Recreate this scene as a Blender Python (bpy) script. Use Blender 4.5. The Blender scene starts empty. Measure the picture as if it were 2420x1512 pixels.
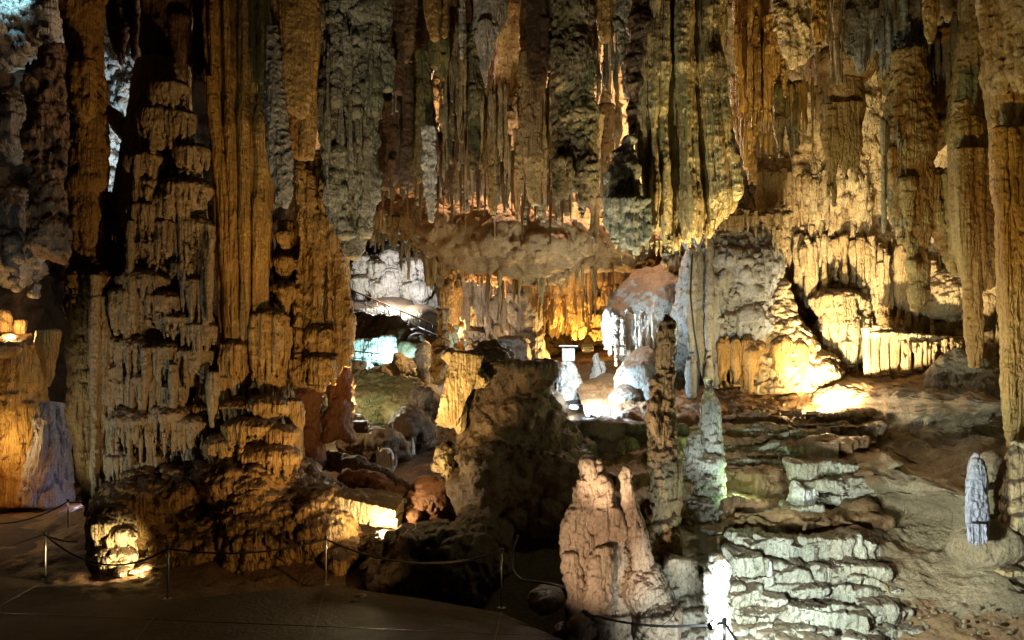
import bpy, math, random, time
import numpy as np
from mathutils import Vector, Matrix, Euler
T0 = time.time()
SC = bpy.context.scene
COL = SC.collection

# ---------------------------------------------------------------- camera
F, CU, CV, CH = 1900.0, 1210.0, 950.0, 3.4      # focal length, centre and eye level in units of a 2420 wide picture; eye height (m)
cam_d = bpy.data.cameras.new('camera'); cam = bpy.data.objects.new('camera', cam_d); COL.objects.link(cam)
cam.location = (0, 0, CH); cam.rotation_euler = (math.radians(90), 0, 0)
cam_d.sensor_width = 36.0; cam_d.lens = 36.0 * F / 2420.0; cam_d.shift_y = (CV - 756.0) / 2420.0
cam_d.clip_start = 0.1; cam_d.clip_end = 300
SC.camera = cam

# ---------------------------------------------------------------- world (almost no light reaches a cave) and exposure
W = bpy.data.worlds.new('World'); SC.world = W; W.use_nodes = True
bg = W.node_tree.nodes['Background']; bg.inputs[0].default_value = (1.0, 0.62, 0.36, 1); bg.inputs[1].default_value = 0.0010
SC.view_settings.view_transform = 'Standard'; SC.view_settings.look = 'None'
SC.view_settings.exposure = 0.0; SC.view_settings.gamma = 1.0
SC.render.engine = 'CYCLES'
SC.cycles.use_denoising = True; SC.cycles.denoising_prefilter = 'ACCURATE'; SC.cycles.max_bounces = 4; SC.cycles.diffuse_bounces = 2; SC.cycles.glossy_bounces = 2
SC.cycles.sample_clamp_indirect = 4.0; SC.cycles.use_light_tree = True
SC.cycles.caustics_reflective = False; SC.cycles.caustics_refractive = False

def P(u, v, d):
    return Vector(((u - CU) / F * d, d, CH + (CV - v) / F * d))

# ---------------------------------------------------------------- the cave's lamps, with added fill lights among them
WARM, GOLD, ORANGE, COOL, BLUE, PEACH, TEAL, GREEN, NEUT = (1, .62, .27), (1, .54, .16), (1, .38, .08), (.82, .95, 1), (.45, .75, 1), (1, .66, .40), (.45, 1, .92), (.35, 1, .35), (1, .86, .68)
def lamp(name, at, power, colour, size=.08, aim=None, angle=120, blend=.6):
    l = bpy.data.lights.new(name, 'SPOT' if aim else 'POINT'); l.energy = power; l.color = colour; l.shadow_soft_size = size
    o = bpy.data.objects.new(name, l); COL.objects.link(o); o.location = P(*at)
    if aim:
        l.spot_size = math.radians(angle); l.spot_blend = blend
        o.rotation_euler = (P(*aim) - P(*at)).to_track_quat('-Z', 'Y').to_euler()
    return o
# left side
lamp('lamp_foot_column', (358, 1338, 15.0), 300, (1, .78, .42), .05, (290, 1330, 15.4), 80, .5)
lamp('lamp_slab', (905, 1254, 16.05), 230, (1, .78, .42), .05)
lamp('lamp_left_low', (1010, 1390, 12.6), 1150, (1, .60, .25), .08, (540, 700, 17), 70, .8)
lamp('fill_mound_front', (1180, 1340, 12.8), 380, (1, .58, .22), .08, (640, 1250, 16), 40, .9)  # added fill that lifts the mound out of the dark
lamp('lamp_left_top', (800, 1330, 12.8), 800, (1, .54, .18), .08, (580, 250, 17), 46, .9)
lamp('lamp_left_cool', (-200, 1250, 14.0), 330, (.92, .92, .8), .1, (330, 950, 17), 60, .8)
lamp('lamp_left_wall', (60, 620, 23), 45, (.7, .85, .9), .1)
lamp('lamp_gully', (880, 985, 20.0), 1100, GOLD, .08, (800, 620, 18.5), 120)
lamp('lamp_gully_back', (770, 985, 20.6), 70, (1, .8, .4), .06)
lamp('lamp_far_left', (25, 790, 25.5), 200, (1, .55, .18), .08)
lamp('lamp_far_left_low', (2, 1045, 24.5), 70, (1, .65, .25), .08)
lamp('lamp_violet', (175, 1180, 23.6), 14, (.8, .7, 1), .08)
lamp('lamp_orange_path', (-60, 1130, 23.5), 60, ORANGE, .1)
lamp('lamp_blue_window', (20, -60, 24.3), 230, (.35, .75, 1), .12, (70, 40, 26.5), 100)
lamp('lamp_blue_behind', (345, 560, 24.5), 1500, (.6, .85, 1), .1, (285, 330, 28), 60)
# middle
lamp('lamp_boulder', (1010, 1060, 14.9), 330, (1, .68, .28), .06, (1085, 920, 17), 70)
lamp('fill_boulder_front', (1050, 1560, 9.3), 120, (1, .62, .32), .06, (1230, 1040, 17), 34, .9)  # unseen fill added to bring out the boulder's front
lamp('lamp_boulder_top', (930, 1010, 15.5), 250, (1, .70, .32), .06, (1100, 860, 17), 50)
lamp('lamp_chamber', (930, 690, 41.5), 1000, (1, .98, .94), .15)
lamp('lamp_chamber_teal', (930, 850, 35.5), 800, (.4, .95, 1), .15)
lamp('lamp_chamber_low', (850, 925, 23.5), 190, (1, .92, .65), .1)
lamp('lamp_orange_nook', (1065, 770, 31), 300, GOLD, .08)
lamp('lamp_curtain', (1370, 842, 29.4), 900, (1, .60, .18), .12)
lamp('lamp_mound', (1335, 985, 22.5), 60, (.75, .92, 1), .05)
lamp('lamp_mound_left', (1275, 915, 25), 60, (1, .85, .6), .05)
lamp('lamp_round_rock', (1395, 930, 21.2), 380, (.66, .86, 1), .05)
lamp('fill_round_rock_top', (1385, 760, 22.2), 260, (.72, .9, 1), .08)  # extra source added to brighten the rock's left flank
lamp('lamp_round_rock_warm', (1440, 862, 22.6), 60, (1, .8, .45), .05)
lamp('lamp_roof', (1215, 230, 25.0), 1500, PEACH, .12)
lamp('fill_roof_face', (1225, 450, 20.3), 500, PEACH, .08, (1205, 120, 22.5), 60, .8)  # added from below, since the roof lamp leaves this face unlit
lamp('fill_mass_cool', (420, 1390, 11.5), 500, (.6, 1, .95), .1, (830, 260, 17.5), 34, .9)  # added cool fill for teal left edges on the hanging mass
lamp('lamp_roof_right', (1470, 330, 24.5), 1500, PEACH, .1)
lamp('lamp_slab_under', (1150, 800, 26), 1000, (1, .58, .28), .2, (1150, 480, 27), 80)
lamp('lamp_stalactites', (780, 1330, 11), 1900, (1, .78, .50), .1, (1130, 150, 18), 50, .9)
# right
lamp('lamp_platform', (1955, 955, 19.7), 300, (1, .78, .40), .05)
lamp('lamp_platform_wall', (1940, 962, 18.7), 5000, (1, .79, .47), .08, (2090, 640, 24), 92, 1.0)
lamp('lamp_wall_left', (1790, 945, 17.6), 750, (1, .70, .32), .1, (1800, 600, 23), 80)
lamp('lamp_hanging', (1900, 1050, 14.5), 3600, (1, .72, .32), .08, (1640, 280, 16), 60, .8)
lamp('lamp_hanging_cool', (1330, 1000, 13.5), 1300, (1, .95, .68), .08, (1590, 320, 16), 50, .8)
lamp('lamp_drapery_foot', (1660, 790, 15.0), 70, (.85, 1, .55), .08)
lamp('lamp_right_front', (1990, 1400, 10.3), 1700, (1, .66, .22), .08, (2280, 300, 17), 55, .9)
lamp('fill_right_teal', (1780, 900, 15.5), 550, (.55, 1, .85), .08, (2180, 450, 17.5), 60, .8)  # added teal fill for the left edges of the right draperies
lamp('lamp_terraces', (1745, 1450, 9.7), 1450, (.78, .97, .95), .04, (2060, 1330, 14.5), 84, .45)
lamp('fill_terraces_left', (1640, 1510, 10.0), 190, (.85, .97, .98), .04, (1640, 1400, 13), 70, .5)  # added second source for the left steps, outside the main terrace beam
lamp('fill_slope', (1900, 1390, 9.9), 850, (.9, .97, .84), .05, (2260, 1150, 14), 56, .9)  # added to carry the cool terrace light on to the slope
lamp('lamp_terraces_near', (1694, 1488, 9.9), 8, COOL, .05)
lamp('fill_pale_stalagmite', (1600, 1590, 9.4), 330, (.85, .97, .93), .05, (1668, 1080, 15), 24, .8)  # added cool fill for a stalagmite that stayed unlit
lamp('lamp_pink_group', (1130, 1540, 9.2), 600, (1, .73, .50), .06, (1480, 1230, 13), 40, .8)
lamp('fill_tall_stalagmite', (1240, 1380, 10.8), 650, (1, .76, .52), .05, (1570, 930, 13.8), 30, .7)  # added to raise the dim upper half of the tall stalagmite
lamp('lamp_green', (1650, 1050, 17.4), 14, GREEN, .08)
lamp('lamp_green_terraces', (1750, 1150, 15.0), 22, (.55, 1, .45), .08)
lamp('fill_upper_terraces', (1870, 1190, 13.2), 130, (.85, 1, .9), .05, (1850, 1060, 17.5), 70, .9)  # added where the humps block the terrace beam
lamp('lamp_lilac', (2200, 1330, 11.2), 30, (.75, .8, 1), .06, (2310, 1180, 12.2), 50)
lamp('lamp_flakes', (1015, 1090, 16.2), 30, (1, .72, .36), .05)
lamp('fill_back_drapes', (1120, 880, 28.6), 550, PEACH, .1, (1160, 620, 32), 90, .8)  # added to brighten the draped back wall


# ---------------------------------------------------------------- noise
_r = np.random.RandomState(7)
PERM = np.tile(_r.permutation(256), 2).astype(np.int32)
GR = _r.normal(size=(256, 3)); GR = (GR / np.linalg.norm(GR, axis=1)[:, None] * 1.5).astype(np.float32)
def pn(x, y, z):
    xf, yf, zf = np.floor(x), np.floor(y), np.floor(z)
    xi, yi, zi = xf.astype(np.int32) & 255, yf.astype(np.int32) & 255, zf.astype(np.int32) & 255
    x, y, z = (x - xf).astype(np.float32), (y - yf).astype(np.float32), (z - zf).astype(np.float32)
    u, v, w = x*x*x*(x*(x*6-15)+10), y*y*y*(y*(y*6-15)+10), z*z*z*(z*(z*6-15)+10)
    def g(a, b, c):
        h = PERM[PERM[PERM[xi + a] + yi + b & 255] + zi + c & 255]
        q = GR[h]
        return q[:, 0]*(x-a) + q[:, 1]*(y-b) + q[:, 2]*(z-c)
    def L(a, b, t): return a + (b - a) * t
    return L(L(L(g(0,0,0), g(1,0,0), u), L(g(0,1,0), g(1,1,0), u), v),
             L(L(g(0,0,1), g(1,0,1), u), L(g(0,1,1), g(1,1,1), u), v), w)
def fbm(co, f, o=4, sz=1.0, s=0.0):
    r = 0; a = 1.0
    for i in range(o):
        r = r + a * pn(co[:, 0]*f + s, co[:, 1]*f + s*1.7 + 3.1, co[:, 2]*f*sz + s*.6 + 7.7); f *= 2.03; a *= .5
    return r
def sm(a, b, x):
    t = np.clip((x - a) / (b - a), 0, 1); return t*t*(3 - 2*t)

def displace(me, st, seed):
    """st: list of (kind, amp, ...) applied in turn along the vertex normals"""
    n = len(me.vertices)
    co = np.empty(n*3, np.float32); me.vertices.foreach_get('co', co); co = co.reshape(n, 3)
    for s in st:
        me.update()
        no = np.empty(n*3, np.float32); me.vertex_normals.foreach_get('vector', no); no = no.reshape(n, 3)
        k, A = s[0], s[1]
        side = np.sqrt(np.clip(1 - no[:, 2]**2, 0, 1))
        hn = no.copy(); hn[:, 2] *= .25
        if k == 'lump':                     # amp, freq, octaves, vertical stretch
            f = s[2]; o = s[3] if len(s) > 3 else 4; sz = s[4] if len(s) > 4 else 1
            co += no * (A * fbm(co, f, o, sz, seed))[:, None]
        elif k == 'ridge':                  # creased rock: amp, freq
            r = 0; a = 1.; f = s[2]
            for i in range(4):
                r = r + a * (0.5 - np.abs(pn(co[:, 0]*f + seed, co[:, 1]*f, co[:, 2]*f*(s[3] if len(s) > 3 else 1) + seed))*1.6); f *= 2.1; a *= .5
            co += no * (A * r)[:, None]
        elif k == 'flute':                  # amp, freq across, freq along / across
            f = s[2]; q = s[3] if len(s) > 3 else .05
            wx = .35 * pn(co[:, 0]*.9 + seed, co[:, 1]*.9, co[:, 2]*.5)
            r = 1 - 2.2*np.abs(pn(co[:, 0]*f + wx*1.5 + seed, co[:, 1]*f + wx, co[:, 2]*f*q))
            r2 = 1 - 2.2*np.abs(pn(co[:, 0]*f*2.3 + wx*2 + seed, co[:, 1]*f*2.3 + 9, co[:, 2]*f*q*2.5))
            m = .6 + .6*pn(co[:, 0]*.7 + seed, co[:, 1]*.7, co[:, 2]*.6 + 5)
            co += hn * (A * side * (r + .45*r2) * np.clip(m, .25, 1.2))[:, None]
        elif k == 'tier':                   # amp, tier height, drip freq, drip depth
            H, fd, dd = s[2], s[3], s[4]
            e = co
            dr = np.abs(pn(e[:, 0]*fd + seed, e[:, 1]*fd, e[:, 2]*.5/H*.4)) + .5*np.abs(pn(e[:, 0]*fd*2.1, e[:, 1]*fd*2.1 + seed, e[:, 2]*.5))
            lo = pn(e[:, 0]*.45/H + seed, e[:, 1]*.45/H, e[:, 2]*.35/H) + .5*pn(e[:, 0]*1.1/H, e[:, 1]*1.1/H + seed, e[:, 2]*.7/H)
            ph = e[:, 2]/H + 1.1*lo + dd*dr
            t = 1 - (ph - np.floor(ph))
            pr = (1 - np.exp(-4.5*t)) * (1 - sm(.88, 1.0, t)) - .35
            mk = np.clip(.75 + .9*pn(e[:, 0]*.5 + 11, e[:, 1]*.5, e[:, 2]*.5 + seed), .15, 1.2)
            fl = (1 - 2.4*np.abs(pn(e[:, 0]*fd + seed, e[:, 1]*fd, e[:, 2]*.5/H*.4))) * sm(.15, .6, t)
            co += hn * (A * side * mk * (pr + .35*fl))[:, None]
        elif k == 'pop':                    # knobbly crust
            f = s[2]
            r = np.abs(pn(co[:, 0]*f, co[:, 1]*f + seed, co[:, 2]*f*.7)) + .5*np.abs(pn(co[:, 0]*f*2, co[:, 1]*f*2, co[:, 2]*f*1.6 + seed))
            co += no * (A * (1 - 2*r))[:, None]
        me.vertices.foreach_set('co', co.ravel())
    me.update()

# ---------------------------------------------------------------- raw shapes -> (verts, faces)
def tube(pts, seg=20, step=.12, wob=0):
    """pts: (x, y, z, rx, ry). Smooth generalised cylinder with rounded ends."""
    p = np.array(pts, float)
    if len(p) > 2:
        t = np.concatenate([[0], np.cumsum(np.linalg.norm(np.diff(p[:, :3], axis=0), axis=1))])
        n = max(int(t[-1] / step), 4); tt = np.linspace(0, t[-1], n)
        m = np.gradient(p, t, axis=0)
        out = []
        for q in tt:
            i = min(max(np.searchsorted(t, q) - 1, 0), len(t) - 2); h = t[i+1] - t[i]; a = (q - t[i]) / h
            lin = p[i]*(1-a) + p[i+1]*a
            her = (2*a**3-3*a*a+1)*p[i] + (a**3-2*a*a+a)*h*m[i] + (-2*a**3+3*a*a)*p[i+1] + (a**3-a*a)*h*m[i+1]
            o = .5*lin + .5*her; o[3:] = np.maximum(o[3:], .004); out.append(o)
        p = np.array(out)
    else:
        n = max(int(np.linalg.norm(p[1, :3] - p[0, :3]) / step), 4)
        p = np.array([p[0]*(1-a) + p[1]*a for a in np.linspace(0, 1, n)])
    n = len(p); V = []
    ax = p[-1, :3] - p[0, :3]; vert = abs(ax[2]) > .5*np.linalg.norm(ax)
    th = np.linspace(0, 2*math.pi, seg, endpoint=False)
    for i in range(n):
        c = p[i]
        if vert:
            V.append(np.stack([c[0] + c[3]*np.cos(th), c[1] + c[4]*np.sin(th), np.full(seg, c[2])], 1))
        else:
            dv = p[min(i+1, n-1), :3] - p[max(i-1, 0), :3]; dv /= np.linalg.norm(dv) + 1e-9
            a1 = np.cross(dv, (0, 0, 1)); a1 /= np.linalg.norm(a1) + 1e-9; a2 = np.cross(a1, dv)
            V.append(c[:3] + c[3]*np.cos(th)[:, None]*a2 + c[4]*np.sin(th)[:, None]*a1)
    V = np.concatenate(V + [p[0:1, :3], p[-1:, :3]])
    Fc = []
    for i in range(n - 1):
        for j in range(seg):
            k = (j + 1) % seg; Fc.append((i*seg + j, i*seg + k, (i+1)*seg + k, (i+1)*seg + j))
    for j in range(seg):
        k = (j + 1) % seg; Fc.append((n*seg, k, j)); Fc.append((n*seg + 1, (n-1)*seg + j, (n-1)*seg + k))
    return V, Fc
def ell(c, r, rot=(0, 0, 0), nu=24, nv=14):
    R = np.array(Euler(rot).to_matrix()); V = []; Fc = []
    for i in range(1, nv):
        a = math.pi * i / nv
        for j in range(nu):
            b = 2*math.pi*j/nu; V.append((math.sin(a)*math.cos(b)*r[0], math.sin(a)*math.sin(b)*r[1], math.cos(a)*r[2]))
    V += [(0, 0, r[2]), (0, 0, -r[2])]
    for i in range(nv - 2):
        for j in range(nu):
            k = (j+1) % nu; Fc.append((i*nu+j, (i+1)*nu+j, (i+1)*nu+k, i*nu+k))
    m = (nv-1)*nu
    for j in range(nu):
        k = (j+1) % nu; Fc.append((m, j, k)); Fc.append((m+1, (nv-2)*nu+k, (nv-2)*nu+j))
    return np.array(V) @ R.T + np.array(c), Fc
def box(c, s, rot=(0, 0, 0), tw=0.0):
    R = np.array(Euler(rot).to_matrix())
    V = np.array([(x*s[0]/2, y*s[1]/2, z*s[2]/2) for x in (-1, 1) for y in (-1, 1) for z in (-1, 1)], float)
    if tw: V += np.random.RandomState(int(abs(c[0]*97) + abs(c[2]*31))).uniform(-tw, tw, V.shape)
    return V @ R.T + np.array(c), [(0, 1, 3, 2), (4, 6, 7, 5), (0, 4, 5, 1), (2, 3, 7, 6), (0, 2, 6, 4), (1, 5, 7, 3)]
def join(L):
    V = []; Fc = []; o = 0
    for v, f in L:
        V.append(np.asarray(v)); Fc += [tuple(i + o for i in q) for q in f]; o += len(v)
    return np.concatenate(V), Fc

# picture-unit versions: a profile traced as (u, v, half width), set at its own distance d, thickness ratio a
def T(prof, d, a=1.0, seg=20, step=.12):
    out = []
    for q in prof:
        dd = q[3] if len(q) > 3 else d
        c = P(q[0], q[1], dd); r = q[2] / F * dd
        out.append((c.x, c.y, c.z, r, r*a))
    return tube(out, seg, step)
def E(u, v, d, wu, wv, wd, rot=(0, 0, 0)):
    c = P(u, v, d); return ell(c, (wu/F*d, wd, wv/F*d), rot)
def X(u, v, d, wu, wv, wd, rot=(0, 0, 0), tw=.08):
    c = P(u, v, d); return box(c, (2*wu/F*d, 2*wd, 2*wv/F*d), [math.radians(a) for a in rot], tw)
_rs = random.Random(3)
def S(u, v, w, h, d, n=9, dl=.5, ry=.8):
    """a flowstone shelf: domed cap, fluted skirt, a fringe of drips round its front"""
    c = P(u, v, d); R = w/F*d; H = h/F*d; L = []; n = max(n, int(w/2.5)); hc = min(H, R*1.1)
    prof = [(0, .02, 0), (.4, 0, 0), (.7, -.08, 0), (.9, -.24, 0), (1, -.44, 0), (.93, -.6, 0), (.72, -.8, 0), (.4, -.95, 0)]
    L.append(tube([(c.x, c.y, c.z + z*hc, max(r, .01)*R, max(r, .01)*R*ry) for r, z, _ in prof], 30, .04))
    if H > hc: L.append(tube([(c.x, c.y, c.z - .4*hc, R*.7, R*.7*ry), (c.x, c.y, c.z - .7*H, R*.55, R*.6*ry), (c.x, c.y, c.z - H, R*.25, R*.3*ry)], 20, .08))
    for i in range(n):
        a = -math.pi*(-.06 + 1.12*(i + _rs.uniform(.25, .75))/n)
        rr = R*_rs.uniform(.84, 1.0); x, y = c.x + rr*math.cos(a), c.y + rr*ry*math.sin(a)
        r0 = R*math.pi/n*_rs.uniform(.36, .5); z0 = c.z - .33*hc; l = H*(.45 + (dl + .15)*_rs.random())*(.55 + .45*max(-math.sin(a), 0))
        def q(f, t): return (c.x + (x - c.x)*f, c.y + (y - c.y)*f, z0 - l*t)
        L.append(tube([(*q(.95, 0), r0, r0*1.3), (*q(.99, .5), r0*.85, r0*1.1), (*q(.93, .8), r0*.55, r0*.7), (*q(.88, 1), r0*.1, r0*.1)], 8, .06))
    return L

# ---------------------------------------------------------------- meshes and objects
def raw_mesh(V, Fc):
    me = bpy.data.meshes.new('m'); me.from_pydata([tuple(v) for v in np.asarray(V)], [], Fc); me.validate(); return me
def remesh(me, vox, it=1):
    o = bpy.data.objects.new('tmp', me); COL.objects.link(o)
    m = o.modifiers.new('r', 'REMESH'); m.mode = 'VOXEL'; m.voxel_size = vox; m.use_smooth_shade = True
    if it:
        s = o.modifiers.new('s', 'SMOOTH'); s.iterations = it; s.factor = .5
    dg = bpy.context.evaluated_depsgraph_get()
    out = bpy.data.meshes.new_from_object(o.evaluated_get(dg))
    bpy.data.objects.remove(o); bpy.data.meshes.remove(me)
    return out
NV = [0]; _seed = [0]
def flat(L):
    out = []
    for q in L:
        if isinstance(q, list): out += flat(q)
        else: out.append(q)
    return out
def rock(name, prims, mat, label=None, cat=None, group=None, vox=.04, st=(), parent=None, kind=None, it=1, seed=None):
    """one continuous rock: the union of its raw shapes, weathered"""
    _seed[0] += 1; sd = _seed[0]*1.37 if seed is None else seed
    me = raw_mesh(*join(flat(prims)))
    if vox: me = remesh(me, vox, it)
    displace(me, st, sd)
    return put(name, me, mat, label, cat, group, parent, kind)
def put(name, me, mat, label=None, cat=None, group=None, parent=None, kind=None, smooth=True):
    me.name = name
    if smooth: me.shade_smooth()
    me.materials.clear(); me.materials.append(MAT[mat] if isinstance(mat, str) else mat)
    o = bpy.data.objects.new(name, me); COL.objects.link(o); NV[0] += len(me.polygons)
    return tag(o, label, cat, group, parent, kind)
def tag(o, label=None, cat=None, group=None, parent=None, kind=None):
    if label: o['label'] = label
    if label and not kind: kind = 'thing'
    if cat: o['category'] = cat
    if group: o['group'] = group
    if kind: o['kind'] = kind
    if parent: o.parent = parent; o.matrix_parent_inverse = parent.matrix_world.inverted()
    return o
def empty(name, loc, label, cat, group=None):
    o = bpy.data.objects.new(name, None); COL.objects.link(o); o.location = loc; o.empty_display_size = .2
    bpy.context.view_layer.update()
    return tag(o, label, cat, group)
def sheet(name, X3, mat, label=None, cat=None, st=(), kind=None, seed=0., parent=None, flip=False):
    """X3: (rows, cols, 3) grid of points"""
    r, c, _ = X3.shape
    me = bpy.data.meshes.new(name); idx = np.arange(r*c).reshape(r, c)
    q = np.stack([idx[:-1, :-1], idx[1:, :-1], idx[1:, 1:], idx[:-1, 1:]], -1).reshape(-1, 4)
    if flip: q = q[:, ::-1]
    me.vertices.add(r*c); me.vertices.foreach_set('co', X3.astype(np.float32).ravel())
    me.loops.add(len(q)*4); me.loops.foreach_set('vertex_index', q.astype(np.int32).ravel())
    me.polygons.add(len(q)); me.polygons.foreach_set('loop_start', np.arange(0, len(q)*4, 4, dtype=np.int32))
    me.update(calc_edges=True); me.validate()
    displace(me, st, seed)
    return put(name, me, mat, label, cat, None, parent, kind)
def net(us, vs, D, nu, nv):
    """a wall given by a coarse net of distances (rows = heights), smoothed to a fine sheet of world points"""
    D = np.array(D, float)
    def interp(xs, A, xq):
        m = np.gradient(A, xs, axis=0); i = np.clip(np.searchsorted(xs, xq) - 1, 0, len(xs)-2)
        h = (np.array(xs)[i+1] - np.array(xs)[i]); a = (xq - np.array(xs)[i]) / h
        a = a[:, None]; h = h[:, None]
        return (2*a**3-3*a*a+1)*A[i] + (a**3-2*a*a+a)*h*m[i] + (-2*a**3+3*a*a)*A[i+1] + (a**3-a*a)*h*m[i+1]
    uq = np.linspace(us[0], us[-1], nu); vq = np.linspace(vs[0], vs[-1], nv)
    G = interp(np.array(vs, float), D, vq); G = interp(np.array(us, float), G.T, uq).T
    U, V = np.meshgrid(uq, vq)
    return np.stack([(U - CU)/F*G, G, CH + (CV - V)/F*G], -1)

# ---------------------------------------------------------------- materials
MAT = {}
def mat_rock(name, c1, c2, c3, top=None, moss=0.0, mossc=(.05, .09, .03), speck=0.0, streak=.6, rough=.52, bump=1.0, sc=1.0, flu=1.0, iso=.8, top_from=.5, grain=1.0):
    m = bpy.data.materials.new(name); m.use_nodes = True; MAT[name] = m
    N = m.node_tree.nodes; K = m.node_tree.links; N.clear()
    def nd(t, **k):
        n = N.new(t)
        for a, b in k.items(): setattr(n, a, b)
        return n
    out = nd('ShaderNodeOutputMaterial'); bs = nd('ShaderNodeBsdfPrincipled'); K.new(bs.outputs[0], out.inputs[0])
    bs.inputs['Roughness'].default_value = rough
    g = nd('ShaderNodeNewGeometry')
    def noise(scale, det=6, vec=(1, 1, 1), rgh=.6, off=0, dist=0):
        mp = nd('ShaderNodeMapping'); mp.inputs['Scale'].default_value = vec; mp.inputs['Location'].default_value = (off, off*.7, off*1.3)
        K.new(g.outputs['Position'], mp.inputs[0])
        n = nd('ShaderNodeTexNoise'); n.inputs['Scale'].default_value = scale; n.inputs['Detail'].default_value = det
        n.inputs['Roughness'].default_value = rgh; n.inputs['Distortion'].default_value = dist
        K.new(mp.outputs[0], n.inputs['Vector']); return n.outputs['Fac']
    def ramp(src, a, b):
        r = nd('ShaderNodeMapRange'); r.inputs['From Min'].default_value = a; r.inputs['From Max'].default_value = b
        r.clamp = True; K.new(src, r.inputs['Value']); return r.outputs[0]
    def mul(a, v):
        r = nd('ShaderNodeMath', operation='MULTIPLY'); K.new(a, r.inputs[0])
        if isinstance(v, (int, float)): r.inputs[1].default_value = v
        else: K.new(v, r.inputs[1])
        return r.outputs[0]
    def add(a, b):
        r = nd('ShaderNodeMath', operation='ADD'); K.new(a, r.inputs[0]); K.new(b, r.inputs[1]); return r.outputs[0]
    def mix(f, a, b):
        r = nd('ShaderNodeMix', data_type='RGBA')
        if isinstance(f, (int, float)): r.inputs[0].default_value = f
        else: K.new(f, r.inputs[0])
        for i, q in ((6, a), (7, b)):
            if isinstance(q, tuple): r.inputs[i].default_value = (*q, 1)
            else: K.new(q, r.inputs[i])
        return r.outputs[2]
    off = len(MAT)*3.7
    col = mix(ramp(noise(.9*sc, 8, (1, 1, .55), .62, off), .38, .62), c1, c2)
    col = mix(mul(ramp(noise(3.2*sc, 6, (1, 1, .09), .65, off + 5, .3), .5, .68), streak), col, c3)
    col = mix(mul(ramp(noise(2.1*sc, 9, (1, 1, .8), .7, off + 9), .55, .75), .7), col, tuple(x*.55 for x in c1))
    col = mix(mul(ramp(noise(26*sc, 4, (1, 1, .6), .7, off + 31), .50, .62), .6*grain), col, tuple(x*.38 for x in c2))
    col = mix(mul(ramp(noise(48*sc, 4, (1, 1, .5), .75, off + 37), .52, .66), .4*grain), col, tuple(min(x*1.35, .8) for x in c1))
    if speck:
        col = mix(mul(ramp(noise(17*sc, 5, (1, 1, .7), .75, off + 2), .5, .6), speck), col, tuple(x*.18 for x in c1))
    if moss:
        f = mul(ramp(noise(1.3, 8, (1, 1, .5), .65, off + 13), .47, .62), moss)
        col = mix(f, col, mossc)
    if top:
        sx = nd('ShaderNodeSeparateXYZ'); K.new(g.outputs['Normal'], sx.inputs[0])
        col = mix(mul(ramp(add(sx.outputs[2], mul(noise(5, 6, off=off), .6)), top_from, top_from + .3), .9), col, top)  # browner the more a face turns upward, broken up by noise
    K.new(col, bs.inputs['Base Color'])
    rr = nd('ShaderNodeMapRange'); rr.inputs['To Min'].default_value = rough - .2; rr.inputs['To Max'].default_value = rough + .2
    K.new(noise(2.7, 5, off=off), rr.inputs['Value']); K.new(rr.outputs[0], bs.inputs['Roughness'])
    h = add(add(mul(noise(7, 8, (1, 1, .35), .7, off), .8*iso), mul(noise(12, 4, (1, 1, .6), .6, off + 17), .55*iso)), add(mul(noise(22, 6, (1, 1, .6), .75, off), .75*iso), mul(noise(55, 3, (1, 1, .8), .7, off), .25*iso)))
    vo = nd('ShaderNodeTexVoronoi'); vo.inputs['Scale'].default_value = 13; K.new(g.outputs['Position'], vo.inputs['Vector'])
    h = add(h, mul(vo.outputs['Distance'], -.35*iso))
    if flu:                                      # fine vertical fluting on the steep faces
        s2 = nd('ShaderNodeSeparateXYZ'); K.new(g.outputs['Normal'], s2.inputs[0])
        ab = nd('ShaderNodeMath', operation='ABSOLUTE'); K.new(s2.outputs[2], ab.inputs[0])
        side = nd('ShaderNodeMapRange'); side.inputs['From Min'].default_value = .9; side.inputs['From Max'].default_value = .45; K.new(ab.outputs[0], side.inputs['Value'])
        def rdg(sc_, vz, o):
            n = noise(sc_, 2, (1, 1, vz), .5, o, .6)
            a = nd('ShaderNodeMath', operation='SUBTRACT'); K.new(n, a.inputs[0]); a.inputs[1].default_value = .5
            c = nd('ShaderNodeMath', operation='ABSOLUTE'); K.new(a.outputs[0], c.inputs[0])
            return mul(c.outputs[0], -6.0)
        fh = add(mul(rdg(3.6, .09, off + 3), .8), mul(rdg(8.5, .08, off + 21), .5))
        h = add(h, mul(mul(fh, side.outputs[0]), flu))
    b = nd('ShaderNodeBump'); b.inputs['Strength'].default_value = .75*min(bump, 1.3); b.inputs['Distance'].default_value = .09*bump
    K.new(h, b.inputs['Height']); K.new(b.outputs[0], bs.inputs['Normal'])
    return m
def mat_plain(name, c, rough=.5, metal=0.0, emit=None, es=0.0, bump=0):
    m = bpy.data.materials.new(name); m.use_nodes = True; MAT[name] = m
    N = m.node_tree.nodes; K = m.node_tree.links; b = N['Principled BSDF']
    n = N.new('ShaderNodeTexNoise'); n.inputs['Scale'].default_value = 9; n.inputs['Detail'].default_value = 6
    r = N.new('ShaderNodeMix'); r.data_type = 'RGBA'; r.inputs[6].default_value = (*c, 1); r.inputs[7].default_value = (*[x*.6 for x in c], 1)
    g = N.new('ShaderNodeNewGeometry'); K.new(g.outputs['Position'], n.inputs['Vector'])
    K.new(n.outputs['Fac'], r.inputs[0]); K.new(r.outputs[2], b.inputs['Base Color'])
    b.inputs['Roughness'].default_value = rough; b.inputs['Metallic'].default_value = metal
    if emit: b.inputs['Emission Color'].default_value = (*emit, 1); b.inputs['Emission Strength'].default_value = es
    return m
TOP_BROWN = (.075, .04, .018)  # dark brown mixed in where a surface faces up
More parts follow.
